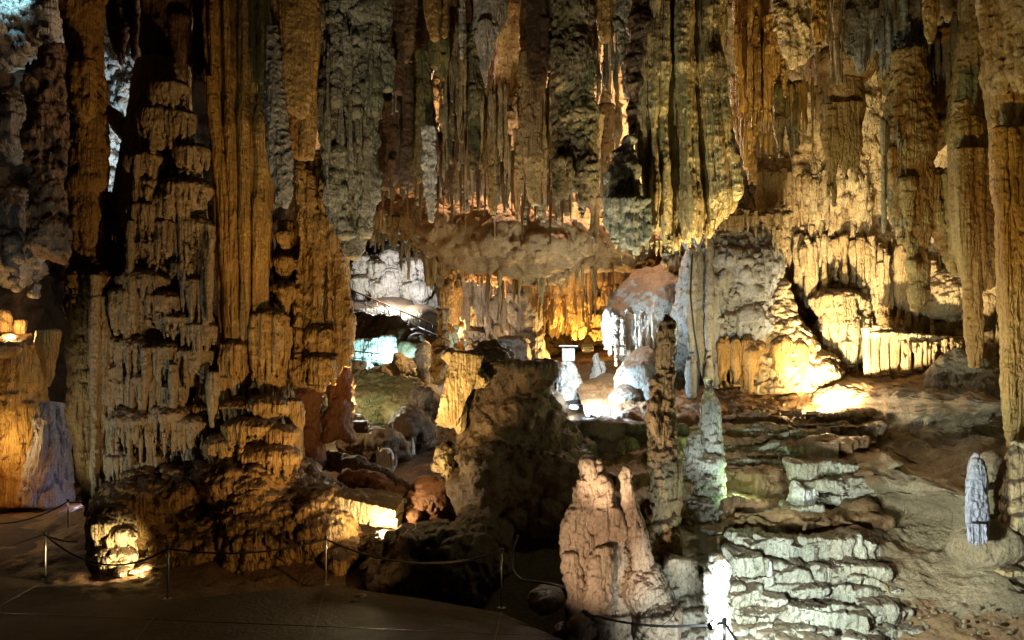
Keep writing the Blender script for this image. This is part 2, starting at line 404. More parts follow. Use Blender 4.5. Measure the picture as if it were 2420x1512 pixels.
mat_rock('ochre', (.46, .28, .085), (.33, .19, .055), (.16, .08, .03), top=TOP_BROWN)
mat_rock('gold', (.50, .32, .10), (.38, .225, .06), (.18, .09, .035), top=TOP_BROWN, streak=.6, iso=.45, flu=1.2)
mat_rock('cream', (.66, .53, .31), (.50, .34, .15), (.28, .16, .06), top=TOP_BROWN, streak=.75, iso=1.1)
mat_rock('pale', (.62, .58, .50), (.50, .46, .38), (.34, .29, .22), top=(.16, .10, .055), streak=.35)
mat_rock('grey', (.30, .29, .26), (.21, .19, .15), (.12, .09, .06), top=TOP_BROWN)
mat_rock('greygreen', (.34, .33, .27), (.19, .18, .12), (.08, .065, .035), moss=.55, mossc=(.08, .11, .07), speck=.6)
mat_rock('speckled', (.30, .24, .14), (.16, .13, .06), (.05, .04, .02), moss=.6, mossc=(.06, .085, .035), speck=.85)
mat_rock('olive', (.26, .21, .09), (.17, .13, .05), (.09, .065, .025), moss=.5, mossc=(.08, .12, .04))
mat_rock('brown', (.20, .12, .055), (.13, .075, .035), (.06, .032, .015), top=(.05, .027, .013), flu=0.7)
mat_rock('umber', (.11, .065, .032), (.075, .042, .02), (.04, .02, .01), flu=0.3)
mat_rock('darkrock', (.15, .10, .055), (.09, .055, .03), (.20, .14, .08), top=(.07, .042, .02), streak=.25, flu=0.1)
mat_rock('redrock', (.26, .11, .045), (.18, .075, .03), (.09, .04, .02), streak=.3, flu=0.3)
mat_rock('drape', (.50, .38, .18), (.34, .26, .10), (.19, .11, .05), moss=.4, mossc=(.22, .27, .17), streak=.8, iso=.5, flu=1.3)
mat_rock('terrace', (.58, .55, .44), (.36, .31, .22), (.26, .20, .13), top=(.10, .06, .03), streak=.35, top_from=.72, flu=.6)
mat_rock('platform', (.28, .16, .07), (.20, .11, .05), (.13, .07, .03), streak=.1, flu=0, grain=.5)
mat_rock('slope', (.40, .31, .19), (.29, .21, .12), (.20, .13, .065), streak=.3, bump=1.2, flu=0.25)
mat_rock('soil', (.16, .09, .04), (.11, .06, .028), (.08, .045, .02), streak=.1, flu=0)
mat_rock('sand', (.42, .28, .13), (.30, .19, .085), (.20, .12, .05), streak=.1, bump=.8, flu=0)
mat_rock('pinkish', (.64, .50, .36), (.50, .36, .24), (.26, .15, .09), top=(.13, .07, .035), streak=.35, top_from=.7, flu=.45)
mat_rock('tan', (.43, .34, .20), (.31, .235, .13), (.17, .10, .045), top=TOP_BROWN)
mat_rock('slab', (.42, .25, .09), (.30, .16, .055), (.17, .085, .03), streak=.2, flu=.2)
mat_rock('white', (.72, .68, .64), (.58, .53, .47), (.40, .34, .28), streak=.3)
mat_rock('lilac', (.44, .44, .50), (.34, .34, .39), (.22, .20, .20), streak=.5, iso=1.2)
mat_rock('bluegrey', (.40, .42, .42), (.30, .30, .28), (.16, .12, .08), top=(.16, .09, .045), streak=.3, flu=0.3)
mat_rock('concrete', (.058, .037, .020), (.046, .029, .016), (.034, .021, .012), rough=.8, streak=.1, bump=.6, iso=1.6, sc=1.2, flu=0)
mat_plain('steel', (.55, .53, .50), .3, .9)
mat_plain('rope', (.02, .018, .018), .8)
mat_plain('black', (.015, .015, .015), .5)
mat_plain('cable', (.03, .03, .03), .5)
mat_plain('wood', (.35, .15, .06), .5)
mat_plain('whitepaint', (.6, .6, .58), .5)
mat_plain('lens_cool', (.9, .95, 1), .3, 0, (.85, .95, 1.0), 30)
mat_plain('lens_warm', (1, .9, .7), .3, 0, (1.0, .82, .5), 30)
# ================================================================ THE SETTING
def rbf(pts):
    pts = [P(*p) for p in pts]; X = np.array([[p.x, p.y] for p in pts]); Z = np.array([p.z for p in pts])
    def ph(r2): return r2 * np.log(r2 + 1e-9) * .5
    n = len(X); A = np.zeros((n+3, n+3)); A[:n, :n] = ph(((X[:, None]-X[None])**2).sum(-1)) + np.eye(n)*.05
    A[:n, n] = 1; A[:n, n+1:] = X; A[n, :n] = 1; A[n+1:, :n] = X.T
    w = np.linalg.solve(A, np.concatenate([Z, [0]*3]))
    def f(x, y):
        out = np.zeros(x.shape)
        for i in range(n): out += w[i]*ph((x - X[i, 0])**2 + (y - X[i, 1])**2)
        return out + w[n] + w[n+1]*x + w[n+2]*y
    return f
def g0(u, d, z): return (u, CV - (z - CH)/d*F, d)
ground_pts = [g0(-600, 9, -.3), g0(0, 9, -.3), g0(800, 9, -.3), g0(-300, 14, -.25), g0(100, 14, -.2), g0(-900, 20, -.1), g0(-200, 20, -.1),
  g0(100, 20, -.1), g0(-400, 26, 0), g0(100, 26, .1), (300, 1345, 15.5), (390, 1400, 14.3), (300, 1200, 20), (500, 1250, 18), g0(700, 14.5, -.25), g0(900, 14.5, -.3),
  g0(1150, 14, -.5), g0(1260, 12.5, -1.2), g0(1270, 15, -1.4), g0(1250, 10, -.7), g0(1400, 11, -.6), g0(1500, 8, -.5), g0(1550, 12, -.35),
  (1000, 1235, 17), (930, 1130, 20), (860, 1060, 23), (1000, 1010, 26), (880, 900, 34), (950, 850, 42), (760, 1150, 20), (760, 1000, 26),
  (1200, 1150, 19), (1330, 1100, 18.5), (1450, 1060, 19), (1300, 985, 22.5), (1400, 965, 24), (1500, 985, 22), (1250, 900, 29), (1380, 835, 33), (1550, 940, 26),
  (1620, 1060, 18.5), (1680, 980, 20.5), (1500, 1250, 15.5), (1300, 850, 36), (1100, 900, 34), (400, 1000, 30), (0, 1050, 34), (2700, 1500, 9), (2400, 800, 24)]
Zg = rbf(ground_pts)
def groundsheet(x0, x1, y0, y1, s, zf):
    xs = np.arange(x0, x1, s); ys = np.arange(y0, y1, s); X_, Y_ = np.meshgrid(xs, ys)
    return np.stack([X_, Y_, zf(X_, Y_)], -1)
def zfloor(X_, Y_):
    q = np.stack([X_.ravel(), Y_.ravel(), np.zeros(X_.size)], 1)
    return Zg(X_, Y_) + (.16*fbm(q, .8, 4) + .03*fbm(q, 5, 3)).reshape(X_.shape)
def zfl(X_, Y_):
    z = zfloor(X_, Y_); U_ = X_/Y_*F + CU
    return z - 1.6*sm(1600, 1760, U_)*(Y_ < 30)
sheet('cave_floor', groundsheet(-16, 5.2, 4, 40, .07, zfl), 'soil', kind='structure')

# the concrete walkway (a slab with real thickness)
def slab(name, poly, z, th, mat, **k):
    n = len(poly); V = [(x, y, z) for x, y in poly] + [(x, y, z-th) for x, y in poly]
    Fc = [tuple(range(n)), tuple(range(2*n-1, n-1, -1))] + [(i, i+n, (i+1) % n + n, (i+1) % n) for i in range(n)]
    me = raw_mesh(V, Fc); return put(name, me, mat, smooth=False, **k)
def G(u, v, z=0): d = (CH - z)*F/(v - CV); return ((u - CU)/F*d, d)
main = [G(1420, 1560), G(1330, 1512), G(1185, 1448), G(1000, 1415), G(770, 1383), G(600, 1398), G(395, 1421), G(320, 1402), G(215, 1385), G(107, 1372),
        G(140, 1350), G(200, 1322), G(215, 1300), G(190, 1275), G(110, 1262), G(0, 1300), (-16, 17.0), (-16, 3), (2.3, 3), (1.6, 8)]
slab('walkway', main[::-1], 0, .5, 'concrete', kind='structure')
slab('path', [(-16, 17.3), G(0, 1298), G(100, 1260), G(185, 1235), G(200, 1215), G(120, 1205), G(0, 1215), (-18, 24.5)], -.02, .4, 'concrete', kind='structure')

WST = [('lump', .9, .22, 3), ('ridge', .35, .8), ('flute', .12, 1.6, .1), ('pop', .05, 5)]
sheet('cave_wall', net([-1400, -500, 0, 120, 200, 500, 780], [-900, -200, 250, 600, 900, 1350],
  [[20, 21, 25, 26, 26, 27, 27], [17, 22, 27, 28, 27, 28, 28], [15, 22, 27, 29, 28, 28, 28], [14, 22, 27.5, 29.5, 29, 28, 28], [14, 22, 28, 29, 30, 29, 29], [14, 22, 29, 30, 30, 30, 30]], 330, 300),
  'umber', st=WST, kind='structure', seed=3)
sheet('chamber_wall', net([600, 850, 1040, 1300], [430, 640, 800, 1000], [[44, 45, 42, 36], [48, 50, 46, 38], [47, 49, 45, 38], [36, 40, 40, 36]], 220, 200),
  'grey', st=[('lump', 1.0, .2, 3), ('ridge', .4, .6), ('tier', .5, 1.6, .9, .4), ('flute', .12, 2, .08)], kind='structure', seed=5)
sheet('back_wall', net([1040, 1150, 1300, 1450, 1750], [480, 620, 760, 900, 1050], [[31, 31, 33, 32, 27], [33, 34, 37, 35, 28], [34, 34, 38, 36, 29], [35, 35, 38, 36, 29], [35, 35, 36, 34, 29]], 280, 230),
  'ochre', st=[('lump', .8, .3, 3), ('ridge', .3, .9), ('tier', .3, 1.3, 2.0, 1.3), ('flute', .13, 3, .05)], kind='structure', seed=6)
sheet('upper_wall', net([650, 850, 1050, 1250, 1450, 1700], [-900, -200, 150, 400, 510], [[20, 21, 22, 22, 22, 20], [24, 26, 27, 27, 26, 22], [26, 28, 29, 28.5, 28, 23], [27, 29, 29.5, 28, 28, 24], [28, 30, 30, 28, 28, 25]], 330, 330),
  'cream', st=[('lump', 1.0, .3, 3), ('ridge', .45, .7, .6), ('tier', .30, 1.6, 1.9, 1.4), ('flute', .16, 2.4, .05), ('pop', .04, 6)], kind='structure', seed=8)
sheet('right_wall', net([1560, 1700, 1850, 2000, 2200, 2380, 2700, 3400], [-1000, -250, 100, 300, 500, 700, 850, 960, 1100],
  [[16, 16, 16, 15, 15, 14, 11, 6], [19, 19, 19, 19, 18.5, 17, 12, 7], [22, 22, 22, 22, 21.5, 19, 12.5, 7], [23, 23, 22.5, 22.5, 22, 20, 13, 7],
   [24, 24.5, 23.5, 23, 22.8, 20.5, 13, 7], [25, 25, 24, 23.3, 23, 21, 13, 7], [25, 25, 23.6, 23, 22.6, 21, 13, 7], [25, 25, 23.6, 23, 22.5, 20.8, 13, 7], [25, 25, 24, 23, 22.5, 20.8, 13, 7]], 430, 440),
  'cream', st=[('lump', .6, .35, 3), ('ridge', .18, 1.1, .6), ('tier', .24, 1.1, 2.6, 1.3), ('flute', .09, 3.6, .06), ('pop', .04, 7)], kind='structure', seed=9)
# roof above the picture and the far dark end of the cave
xs = np.linspace(-22, 20, 150); ys = np.linspace(2, 50, 150); X_, Y_ = np.meshgrid(xs, ys)
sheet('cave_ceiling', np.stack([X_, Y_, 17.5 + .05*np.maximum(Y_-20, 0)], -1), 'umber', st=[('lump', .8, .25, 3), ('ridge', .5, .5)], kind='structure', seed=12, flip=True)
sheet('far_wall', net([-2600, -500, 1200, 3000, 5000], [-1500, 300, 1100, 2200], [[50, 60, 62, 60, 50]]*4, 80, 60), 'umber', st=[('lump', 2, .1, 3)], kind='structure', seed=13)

# right hand slope: terraces of flowstone that climb from the walkway to the platform. Distance is a function of (x, height)
tp = [(1500, 1640, 11.9), (1600, 1600, 12), (2000, 1600, 11.6), (2400, 1600, 10.4), (1600, 1512, 12.3), (1800, 1512, 12.4), (2000, 1512, 12.4), (2200, 1500, 11.9), (2420, 1500, 11.2), (1600, 1400, 13), (1800, 1415, 12.9), (2000, 1400, 13.1), (1600, 1300, 13.8), (1750, 1345, 13.3), (2000, 1340, 13.4),
      (1600, 1265, 14.4), (1800, 1265, 13.8), (2000, 1262, 13.9), (1600, 1215, 15.3), (1800, 1215, 15.3), (2050, 1210, 15.2), (1800, 1155, 16), (2050, 1150, 15.9), (1780, 1110, 16.8), (1950, 1110, 16.8), (2100, 1110, 16.3), (1700, 1050, 17.8), (1950, 1050, 17.8), (2100, 1040, 17.4),
      (1700, 985, 19.2), (1900, 980, 19.3), (2050, 965, 19.4), (2200, 940, 19), (1720, 945, 20.8), (1900, 930, 21.3), (2050, 900, 21.6), (2200, 870, 21.5), (1650, 960, 20.5), (1800, 900, 22.5), (2000, 870, 23), (2300, 820, 22),
      (2200, 1400, 12.6), (2150, 1300, 13.6), (2200, 1200, 14.6), (2220, 1080, 16), (2260, 1000, 17.3), (2330, 900, 17.9), (2320, 1330, 12.8), (2400, 1400, 11.8), (2380, 1200, 13), (2420, 1100, 13.6), (2420, 950, 14.8), (2600, 1250, 11), (2600, 950, 12.5), (2900, 1300, 8)]
_p = [P(*q) for q in tp]; _A = np.array([[p.x, p.z*2.0] for p in _p]); _D = np.array([p.y for p in _p])
def _ph(r2): return r2*np.log(r2 + 1e-9)*.5
_n = len(_A); _M = np.zeros((_n+3, _n+3)); _M[:_n, :_n] = _ph(((_A[:, None]-_A[None])**2).sum(-1)) + np.eye(_n)*.4
_M[:_n, _n] = 1; _M[:_n, _n+1:] = _A; _M[_n, :_n] = 1; _M[_n+1:, :_n] = _A.T
_w = np.linalg.solve(_M, np.concatenate([_D, [0]*3]))
def Yt(x, z):
    z = z*2.0; o = _w[_n] + _w[_n+1]*x + _w[_n+2]*z
    for k in range(_n): o = o + _w[k]*_ph((x - _A[k, 0])**2 + (z - _A[k, 1])**2)
    return o
LV = [-.9, -.6, -.27, -.02, .24, .4, .64, 1.13, 1.25, 1.44, 1.67, 1.84, 1.98, 2.18, 2.34, 2.5, 2.72, 2.9, 3.12, 3.4, 3.8, 4.3, 4.8]
xs = np.arange(1.9, 11.2, .03); rows = []
one = np.ones(len(xs))
LV = [-.9, -.3, .2, .62, 1.1, 1.25, 1.65, 2.0, 2.3, 2.6, 2.9, 3.12, 3.4, 3.8, 4.3, 4.8]
for k in range(len(LV)-1):
    H = LV[k+1] - LV[k]; m = max(int(H/.022), 10)
    wv = [(.14*pn(xs*.8, one*LV[q]*1.6, one*3) + .05*np.round(2.6*pn(xs*1.5, one*LV[q]*3.3, one*5)) + .02*pn(xs*9, one*LV[q]*9, one*5)) * (0 if q in (0, len(LV)-1) else 1) for q in (k, k+1)]
    lo, hi = LV[k] + wv[0], LV[k+1] + wv[1]
    for a in np.linspace(0, 1, m + 8, endpoint=(k == len(LV)-2)):
        r = float(sm(.0, .52, np.array(a)))*.93 + .07*a; q = float(sm(.5, 1.0, np.array(a)))*.93 + .07*a
        zl = lo + (hi - lo)*a; yl = Yt(xs, zl); u = xs/yl*F + CU
        z0, z1 = lo + (hi-lo)*r, lo + (hi-lo)*q
        rough = np.clip(.8 + 1.6*pn(xs*1.1, one*k*3.1, one), .05, 1)
        kk = sm(2110, 2030, u + 60*pn(xs*1.3, zl*2, one)) * float(sm(3.2, 3.0, np.array(LV[k]))) * rough
        z = z0*kk + zl*(1-kk); y = Yt(xs, z1*kk + zl*(1-kk))
        # lips overhang a little, and the riser's foot is cut back in scallops
        y = y - kk*(.06*math.sin(min(a/.5, 1)*math.pi*.5)*(1 + .8*pn(xs*3, one*k, one*2)) + .22*np.round(2.2*pn(xs*1.15, one*k*2.7, one*7))/2.2*float(sm(0, .3, np.array(a)))*float(sm(1, .8, np.array(a))))
        rows.append(np.stack([xs, y, z], -1))
TG = np.stack(rows, 0)
o = sheet('terraces', TG, 'terrace', st=[('lump', .10, 1.3, 5), ('ridge', .06, 2.2), ('flute', .035, 4.5, .10), ('pop', .02, 7)], kind='structure', seed=14)
me = o.data; me.materials.append(MAT['slope']); me.materials.append(MAT['platform'])
q = np.empty(len(me.polygons)*3, np.float32); me.polygons.foreach_get('center', q); q = q.reshape(-1, 3)
nz_ = pn(q[:, 0]*1.3, q[:, 1]*1.3, q[:, 2]*2) + .5*pn(q[:, 0]*4, q[:, 1]*4, q[:, 2]*5)
uu = q[:, 0]/q[:, 1]*F + CU
mi = np.where(uu + 60*nz_ > 2085, 1, np.where(q[:, 2] + .1*nz_ > 1.12, 2, 0)); mi = np.where((q[:, 2] + .15*nz_ < .28) & (uu + 50*nz_ > 2080), 2, mi)
mi = np.where((q[:, 2] + .12*nz_ > 3.12) & (uu + 80*nz_ < 2260), 2, mi)
me.polygons.foreach_set('material_index', mi.astype(np.int32))

def curtain(label, u0, u1, v0, v1, d, mat, n, jag=30, w=None, st=None, vox=.045, name='stone_curtain', cat='stone curtain', rs=1):
    R = random.Random(rs); L = []
    for i in range(n):
        u = u0 + (u1-u0)*(i+.5)/n + R.uniform(-2, 2); ww = (w or (u1-u0)/n*.75)*R.uniform(.65, 1.5); e = v1 + R.uniform(-jag, jag); dd = d + R.uniform(-.3, .3)
        t0 = v0 + R.uniform(-.12, .12)*(v1-v0)
        L.append(T([(u, t0, ww*.25), (u, t0 + .1*(v1-v0), ww), (u + R.uniform(-2, 2), v0 + .6*(e-v0), ww*.9), (u + R.uniform(-3, 3), e - 10, ww*.45), (u, e, ww*.1)], dd, 1, 12, .15))
    return rock(name, L, mat, label, cat, vox=vox, st=st or [LU(.1, .8), FL(.10, 2, .03), PO(.02, 6)])
# ================================================================ LEFT SIDE
TR = lambda a=.2, h=.75, f=2.6, d=.6: ('tier', a, h, f, d)
FL = lambda a=.09, f=2.6, q=.05: ('flute', a, f, q)
LU = lambda a=.12, f=.8: ('lump', a, f, 4)
PO = lambda a=.03, f=6: ('pop', a, f)

rock('flowstone_column', [T([(200, -60, 45), (197, 60, 40), (200, 150, 36), (205, 225, 32), (212, 250, 36), (212, 420, 38), (205, 456, 40)], 17.4, .9)] +
     [T([(182+8*i, 140, 9), (184+8*i, 240+12*(i % 3), 7), (186+8*i, 262+14*(i % 3), 1)], 16.8, 1, 8) for i in range(5)] +
     [T([(203, 458, 33), (205, 480, 34), (208, 600, 31), (215, 640, 44), (218, 700, 50), (215, 820, 44), (212, 980, 38), (218, 1100, 32), (232, 1220, 26)], 17.4, .9)] + S(213, 635, 50, 70, 17.2),
     'ochre', 'tall slim brown flowstone column at far left, cracked across halfway up', 'flowstone column', vox=.035, st=[LU(.1, .9), FL(.07, 3), ('tier', .05, .5, 4, .6), PO(.025, 8)])

tier = [T([(385, 150, 60), (375, 300, 75), (380, 450, 100), (375, 640, 115), (355, 800, 125), (350, 950, 130), (330, 1100, 100), (290, 1230, 50)], 18.2, .85, 26)]
for q in [(400, 195, 50, 75), (372, 258, 42, 95), (425, 262, 40, 100), (345, 366, 45, 70), (352, 425, 42, 60), (455, 345, 42, 80), (350, 482, 46, 95), (442, 425, 62, 70), (425, 455, 60, 70), (462, 520, 50, 130), (400, 520, 42, 95),
          (262, 520, 30, 60), (262, 580, 32, 70), (350, 570, 40, 60), (440, 615, 40, 50), (465, 655, 42, 130), (340, 640, 62, 60), (310, 680, 58, 120), (385, 690, 52, 90), (420, 740, 45, 60), (262, 800, 45, 70), (320, 800, 52, 120),
          (395, 810, 50, 110), (280, 860, 50, 120), (345, 880, 55, 130), (470, 760, 44, 80), (455, 820, 45, 90), (400, 905, 45, 80), (330, 965, 80, 110), (395, 960, 65, 110), (450, 985, 50, 110), (275, 1010, 42, 80), (300, 1060, 62, 120), (370, 1065, 50, 110), (285, 1130, 45, 80)]:
    tier.append(S(q[0], q[1] - 6, q[2]*.95, q[3]*1.08, 17.2 if q[2] > 35 else 17.5, 8, .5, .8))
RR = random.Random(9)
for u0, v0, v1, w in ((225, 650, 1190, 10), (244, 700, 1100, 8), (262, 900, 1180, 7), (308, 520, 700, 7), (330, 1060, 1190, 9), (498, 560, 760, 8), (484, 640, 800, 6), (300, 700, 900, 6), (430, 540, 640, 6), (410, 860, 960, 7), (505, 880, 1010, 7), (372, 560, 640, 6), (345, 820, 960, 6)):
    tier.append(T([(u0, v0, w), (u0 + RR.uniform(-4, 4), (v0+v1)/2, w*1.1), (u0 + RR.uniform(-5, 5), v1, w*.4)], 16.75 + RR.uniform(0, .3), 1.2, 10))
rock('tiered_flowstone', tier, 'tan', 'tall stack of drooping mushroom-like flowstone tiers on the left', 'flowstone tiers', vox=.021, st=[LU(.06, 1.1), FL(.035, 5.5), PO(.012, 8)])

rock('fluted_column', [T([(560, -80, 74), (566, 60, 76), (568, 190, 78), (572, 320, 72), (582, 500, 62), (590, 700, 56), (596, 840, 52)], 18.4, .5, 40)] +
     [T([(u0, -80, w), (u0 + (592-u0)*.10, 200, w), (u0 + (592-u0)*.3, 500, w), (u0 + (594-u0)*.42, 840, w*.85)], 17.55 - .12*(i % 2), 1.3, 16) for i, (u0, w) in enumerate(((484, 8), (500, 9), (519, 8), (536, 11), (557, 8), (576, 12), (600, 9), (618, 8), (638, 11)))] +
     [T([(492, 180, 12), (505, 260, 14), (530, 480, 13), (548, 800, 9)], 17.4, 1, 14)],
     'gold', 'great smooth fluted brown column, broad at the top, left of centre', 'fluted column', vox=.028, st=[LU(.08, .5), FL(.05, 2.8, .02), FL(.025, 7, .02), PO(.01, 9)])

rock('hanging_drapery', [T([(700, -60, 42), (700, 100, 40), (702, 230, 34), (706, 268, 22), (712, 280, 4)], 16.4, .35), T([(668, -60, 34), (668, 100, 20), (672, 200, 12)], 16.6, .6), T([(735, -60, 20), (738, 60, 17), (732, 270, 13), (730, 380, 8)], 16.7, .8)],
     'ochre', 'brown hanging drapery with a torn lower edge, between the fluted column and the grey tongue', 'drapery', vox=.03, st=[LU(.06, .8), FL(.06, 3.2, .03), PO(.015, 9)])
rock('hanging_tongue', [T([(640, 60, 14), (645, 130, 18), (655, 300, 26), (664, 400, 26), (671, 465, 17), (674, 490, 4)], 16.3, .45)],
     'grey', 'rounded grey stone tongue hanging beside the great fluted column', 'drapery', vox=.025, st=[LU(.04, 1), FL(.03, 4, .05), PO(.03, 7)])
rock('hanging_drapery', [T([(700, 240, 26), (702, 300, 32), (708, 350, 30), (716, 378, 16)], 16.8, .3), T([(725, 200, 12), (724, 330, 12), (720, 374, 8)], 16.7, .6)],
     'ochre', 'short broad brown sheet hanging under the torn drapery', 'drapery', vox=.025, st=[LU(.04, 1), FL(.03, 4, .05), PO(.02, 7)])

rock('golden_column', [T([(735, 360, 36), (745, 430, 50), (752, 600, 66), (755, 750, 66), (758, 860, 62), (752, 905, 46)], 19, .8, 30)] +
     [T([(u0, v0, 4), (u0 + 5, v0 + 60, w), (u1, 700, w), (u1, 870, w*.9)], 18.2, .9, 12) for u0, u1, v0, w in ((712, 706, 380, 9), (728, 728, 400, 10), (760, 752, 420, 9), (776, 778, 430, 8), (786, 802, 500, 10), (798, 817, 560, 10), (742, 740, 470, 9))] +
     S(762, 765, 40, 100, 18.3) + S(715, 835, 34, 80, 18.3) + S(765, 835, 44, 75, 18.2) + S(675, 540, 18, 50, 18.2) + S(676, 600, 20, 60, 18.2) + S(674, 665, 22, 70, 18.1) + [T([(672, 520, 16), (674, 640, 18), (680, 760, 18)], 18.6, 1)],
     'gold', 'golden fluted column lit along its right edge, right of the great column', 'fluted column', vox=.035, st=[LU(.08, .7), FL(.10, 2.6, .03), ('tier', .05, .5, 3.5, .6), PO(.03, 7)])
d_ = []
for q in [(628, 725, 52, 230, 17.6, .25), (560, 800, 42, 160, 17.5, .3), (655, 760, 30, 180, 17.7, .3), (560, 940, 50, 70, 17.2, .5), (635, 935, 52, 60, 17.1, .5), (510, 880, 40, 120, 17.5, .4), (595, 985, 70, 60, 16.9, .5), (660, 1000, 50, 70, 16.9, .5), (540, 1020, 60, 70, 17, .5), (640, 1045, 72, 80, 16.8, .5), (480, 950, 40, 100, 17.4, .4), (700, 935, 22, 170, 17.3, .3), (470, 800, 36, 90, 17.6, .4), (478, 740, 34, 60, 17.7, .4)]:
    d_.append(S(q[0], q[1], q[2], q[3], q[4], 9, q[5], .8))
d_ += [T([(600, 700, 50), (590, 850, 80), (600, 1000, 110), (600, 1130, 120)], 18.2, .8, 24)]
rock('flowstone_skirts', d_, 'gold', 'wide flowstone skirts with long flutes at the foot of the great column', 'flowstone tiers', vox=.023, st=[LU(.07, 1), FL(.045, 4.8, .04), PO(.012, 8)])
rock('rock_mound', [E(360, 1200, 17.3, 110, 90, 1.2), E(600, 1150, 17.4, 150, 80, 1.3), E(520, 1290, 17.2, 150, 130, 1.6), E(640, 1270, 17.2, 190, 150, 1.7), E(480, 1200, 17.6, 130, 110, 1.5), E(760, 1260, 17, 90, 120, 1.3), E(810, 1335, 16.4, 56, 62, .8), E(690, 1150, 17.8, 80, 70, 1.2), E(440, 1370, 16.2, 50, 60, .8), E(600, 1370, 16.1, 180, 45, .9)],
     'ochre', 'large lumpy brown rock mound behind the rope barrier, under the columns', 'rock mound', vox=.035, st=[('lump', .28, .6, 4), ('ridge', .09, 1.7), ('tier', .09, .45, 4.2, 1.1), PO(.02, 7)])
rock('column_foot', [T([(268, 1195, 30), (265, 1225, 48), (262, 1290, 50), (268, 1340, 54), (275, 1378, 58)], 15.9, .8)] + S(255, 1215, 46, 60, 15.8) + S(285, 1240, 32, 60, 15.7) + S(268, 1285, 50, 60, 15.7) + [E(292, 1352, 15.3, 16, 12, .16), E(318, 1350, 15.3, 14, 8, .14), E(345, 1340, 15.5, 9, 8, .1), E(380, 1335, 15.4, 10, 8, .1)],
     'cream', 'small brightly lit flowstone foot behind the rope on the left', 'flowstone foot', vox=.022, st=[LU(.05, 1.5), ('tier', .06, .35, 5, .6), FL(.03, 6, .06), PO(.012, 9)])
# upper left hanging pieces
def hang(label, prof, d, mat, a=.8, st=None, vox=.03, extra=(), cat='stalactite', name='stalactite', group=None):
    w = max(q[2] for q in prof); R = random.Random(len(label) + int(prof[0][0])); ex = []
    if w > 7:
        vt = prof[-1][1]; v0 = max(prof[0][1], -60)
        for i in range(4 if w < 16 else 7):
            t = R.uniform(.45, .97); v1 = v0 + t*(vt - v0)
            k = max(j for j in range(len(prof)) if prof[j][1] <= v1 or j == 0); k = min(k, len(prof)-2)
            f_ = (v1 - prof[k][1])/(prof[k+1][1] - prof[k][1] + 1e-6); f_ = min(max(f_, 0), 1)
            uc = prof[k][0]*(1-f_) + prof[k+1][0]*f_; wc = prof[k][2]*(1-f_) + prof[k+1][2]*f_; sgn = R.uniform(-1, 1)
            top = R.uniform(.25, .6)*(v1 - v0); ww = w*R.uniform(.22, .4)
            ex.append(T([(prof[0][0]*.3 + uc*.7 + sgn*w*.8, v1 - top, ww), (uc + sgn*wc*.95, v1 - top*.4, ww*.8), (uc + sgn*(wc*.9 + 1), v1 + 8, ww*.3), (uc + sgn*(wc + 1), v1 + 22, 1)], d - a*w/F*d*R.uniform(.2, .8), .9, 10))
    return rock(name, [T(prof, d, a)] + ex + list(extra), mat, label, cat, group, vox=vox, st=st or [LU(.06, 1.1), FL(.06, 3.5, .05), PO(.02, 8)])
hang('dark grey stalactite hanging in the gap right of the slim column', [(278, -60, 30), (280, 60, 22), (284, 130, 8), (285, 150, 2)], 19, 'umber')
hang('brown ragged hanging mass above the tiered flowstone', [(400, -60, 55), (395, 60, 52), (388, 130, 40), (385, 185, 26), (382, 200, 6)], 18.3, 'brown', vox=.035, extra=[T([(345, -20, 14), (348, 120, 12), (352, 210, 4)], 18), T([(425, 40, 22), (425, 140, 20), (422, 190, 5)], 18)])
hang('long dark stalactite just left of the great fluted column', [(468, -60, 18), (470, 60, 16), (466, 150, 14), (458, 205, 4)], 18.2, 'brown')
hang('short dark stalactite between the ragged mass and the slim column', [(322, -60, 12), (320, 60, 10), (318, 140, 3)], 19, 'umber')
rock('leaning_rock', [T([(240, 235, 10), (262, 265, 20), (290, 305, 22), (318, 345, 18)], 18.2, 1)], 'ochre', 'slanting brown rock bridging the slim column and the tiers', 'leaning rock', vox=.03, st=[LU(.06, 1.2), ('ridge', .05, 3)])
rock('tiered_stalagmite', [T([(262, 455, 8), (262, 480, 18), (262, 560, 26), (264, 620, 30), (262, 700, 30)], 17.9)] + S(262, 465, 20, 35, 17.8, 6) + S(263, 515, 26, 40, 17.8, 6), 'ochre', 'small tiered stalagmite standing in the gap beside the slim column', 'stalagmite', vox=.025, st=[LU(.04, 2), ('tier', .06, .4, 4, .6), PO(.015, 9)])
rock('dark_pillar', [T([(732, 890, 34), (728, 960, 26), (730, 1020, 30), (735, 1105, 34)], 19, .8)], 'redrock', 'dark reddish rock pillar under the golden column', 'rock pillar', vox=.035, st=[LU(.12, 1.2), ('ridge', .08, 2), PO(.03, 6)])
rock('dark_pillar', [T([(805, 860, 24), (808, 900, 28), (805, 960, 24), (800, 1040, 40)], 19.2, .8)], 'redrock', 'dark rock pillar at the edge of the gully, right of the glowing gap', 'rock pillar', vox=.035, st=[LU(.12, 1.2), ('ridge', .08, 2), PO(.03, 6)])
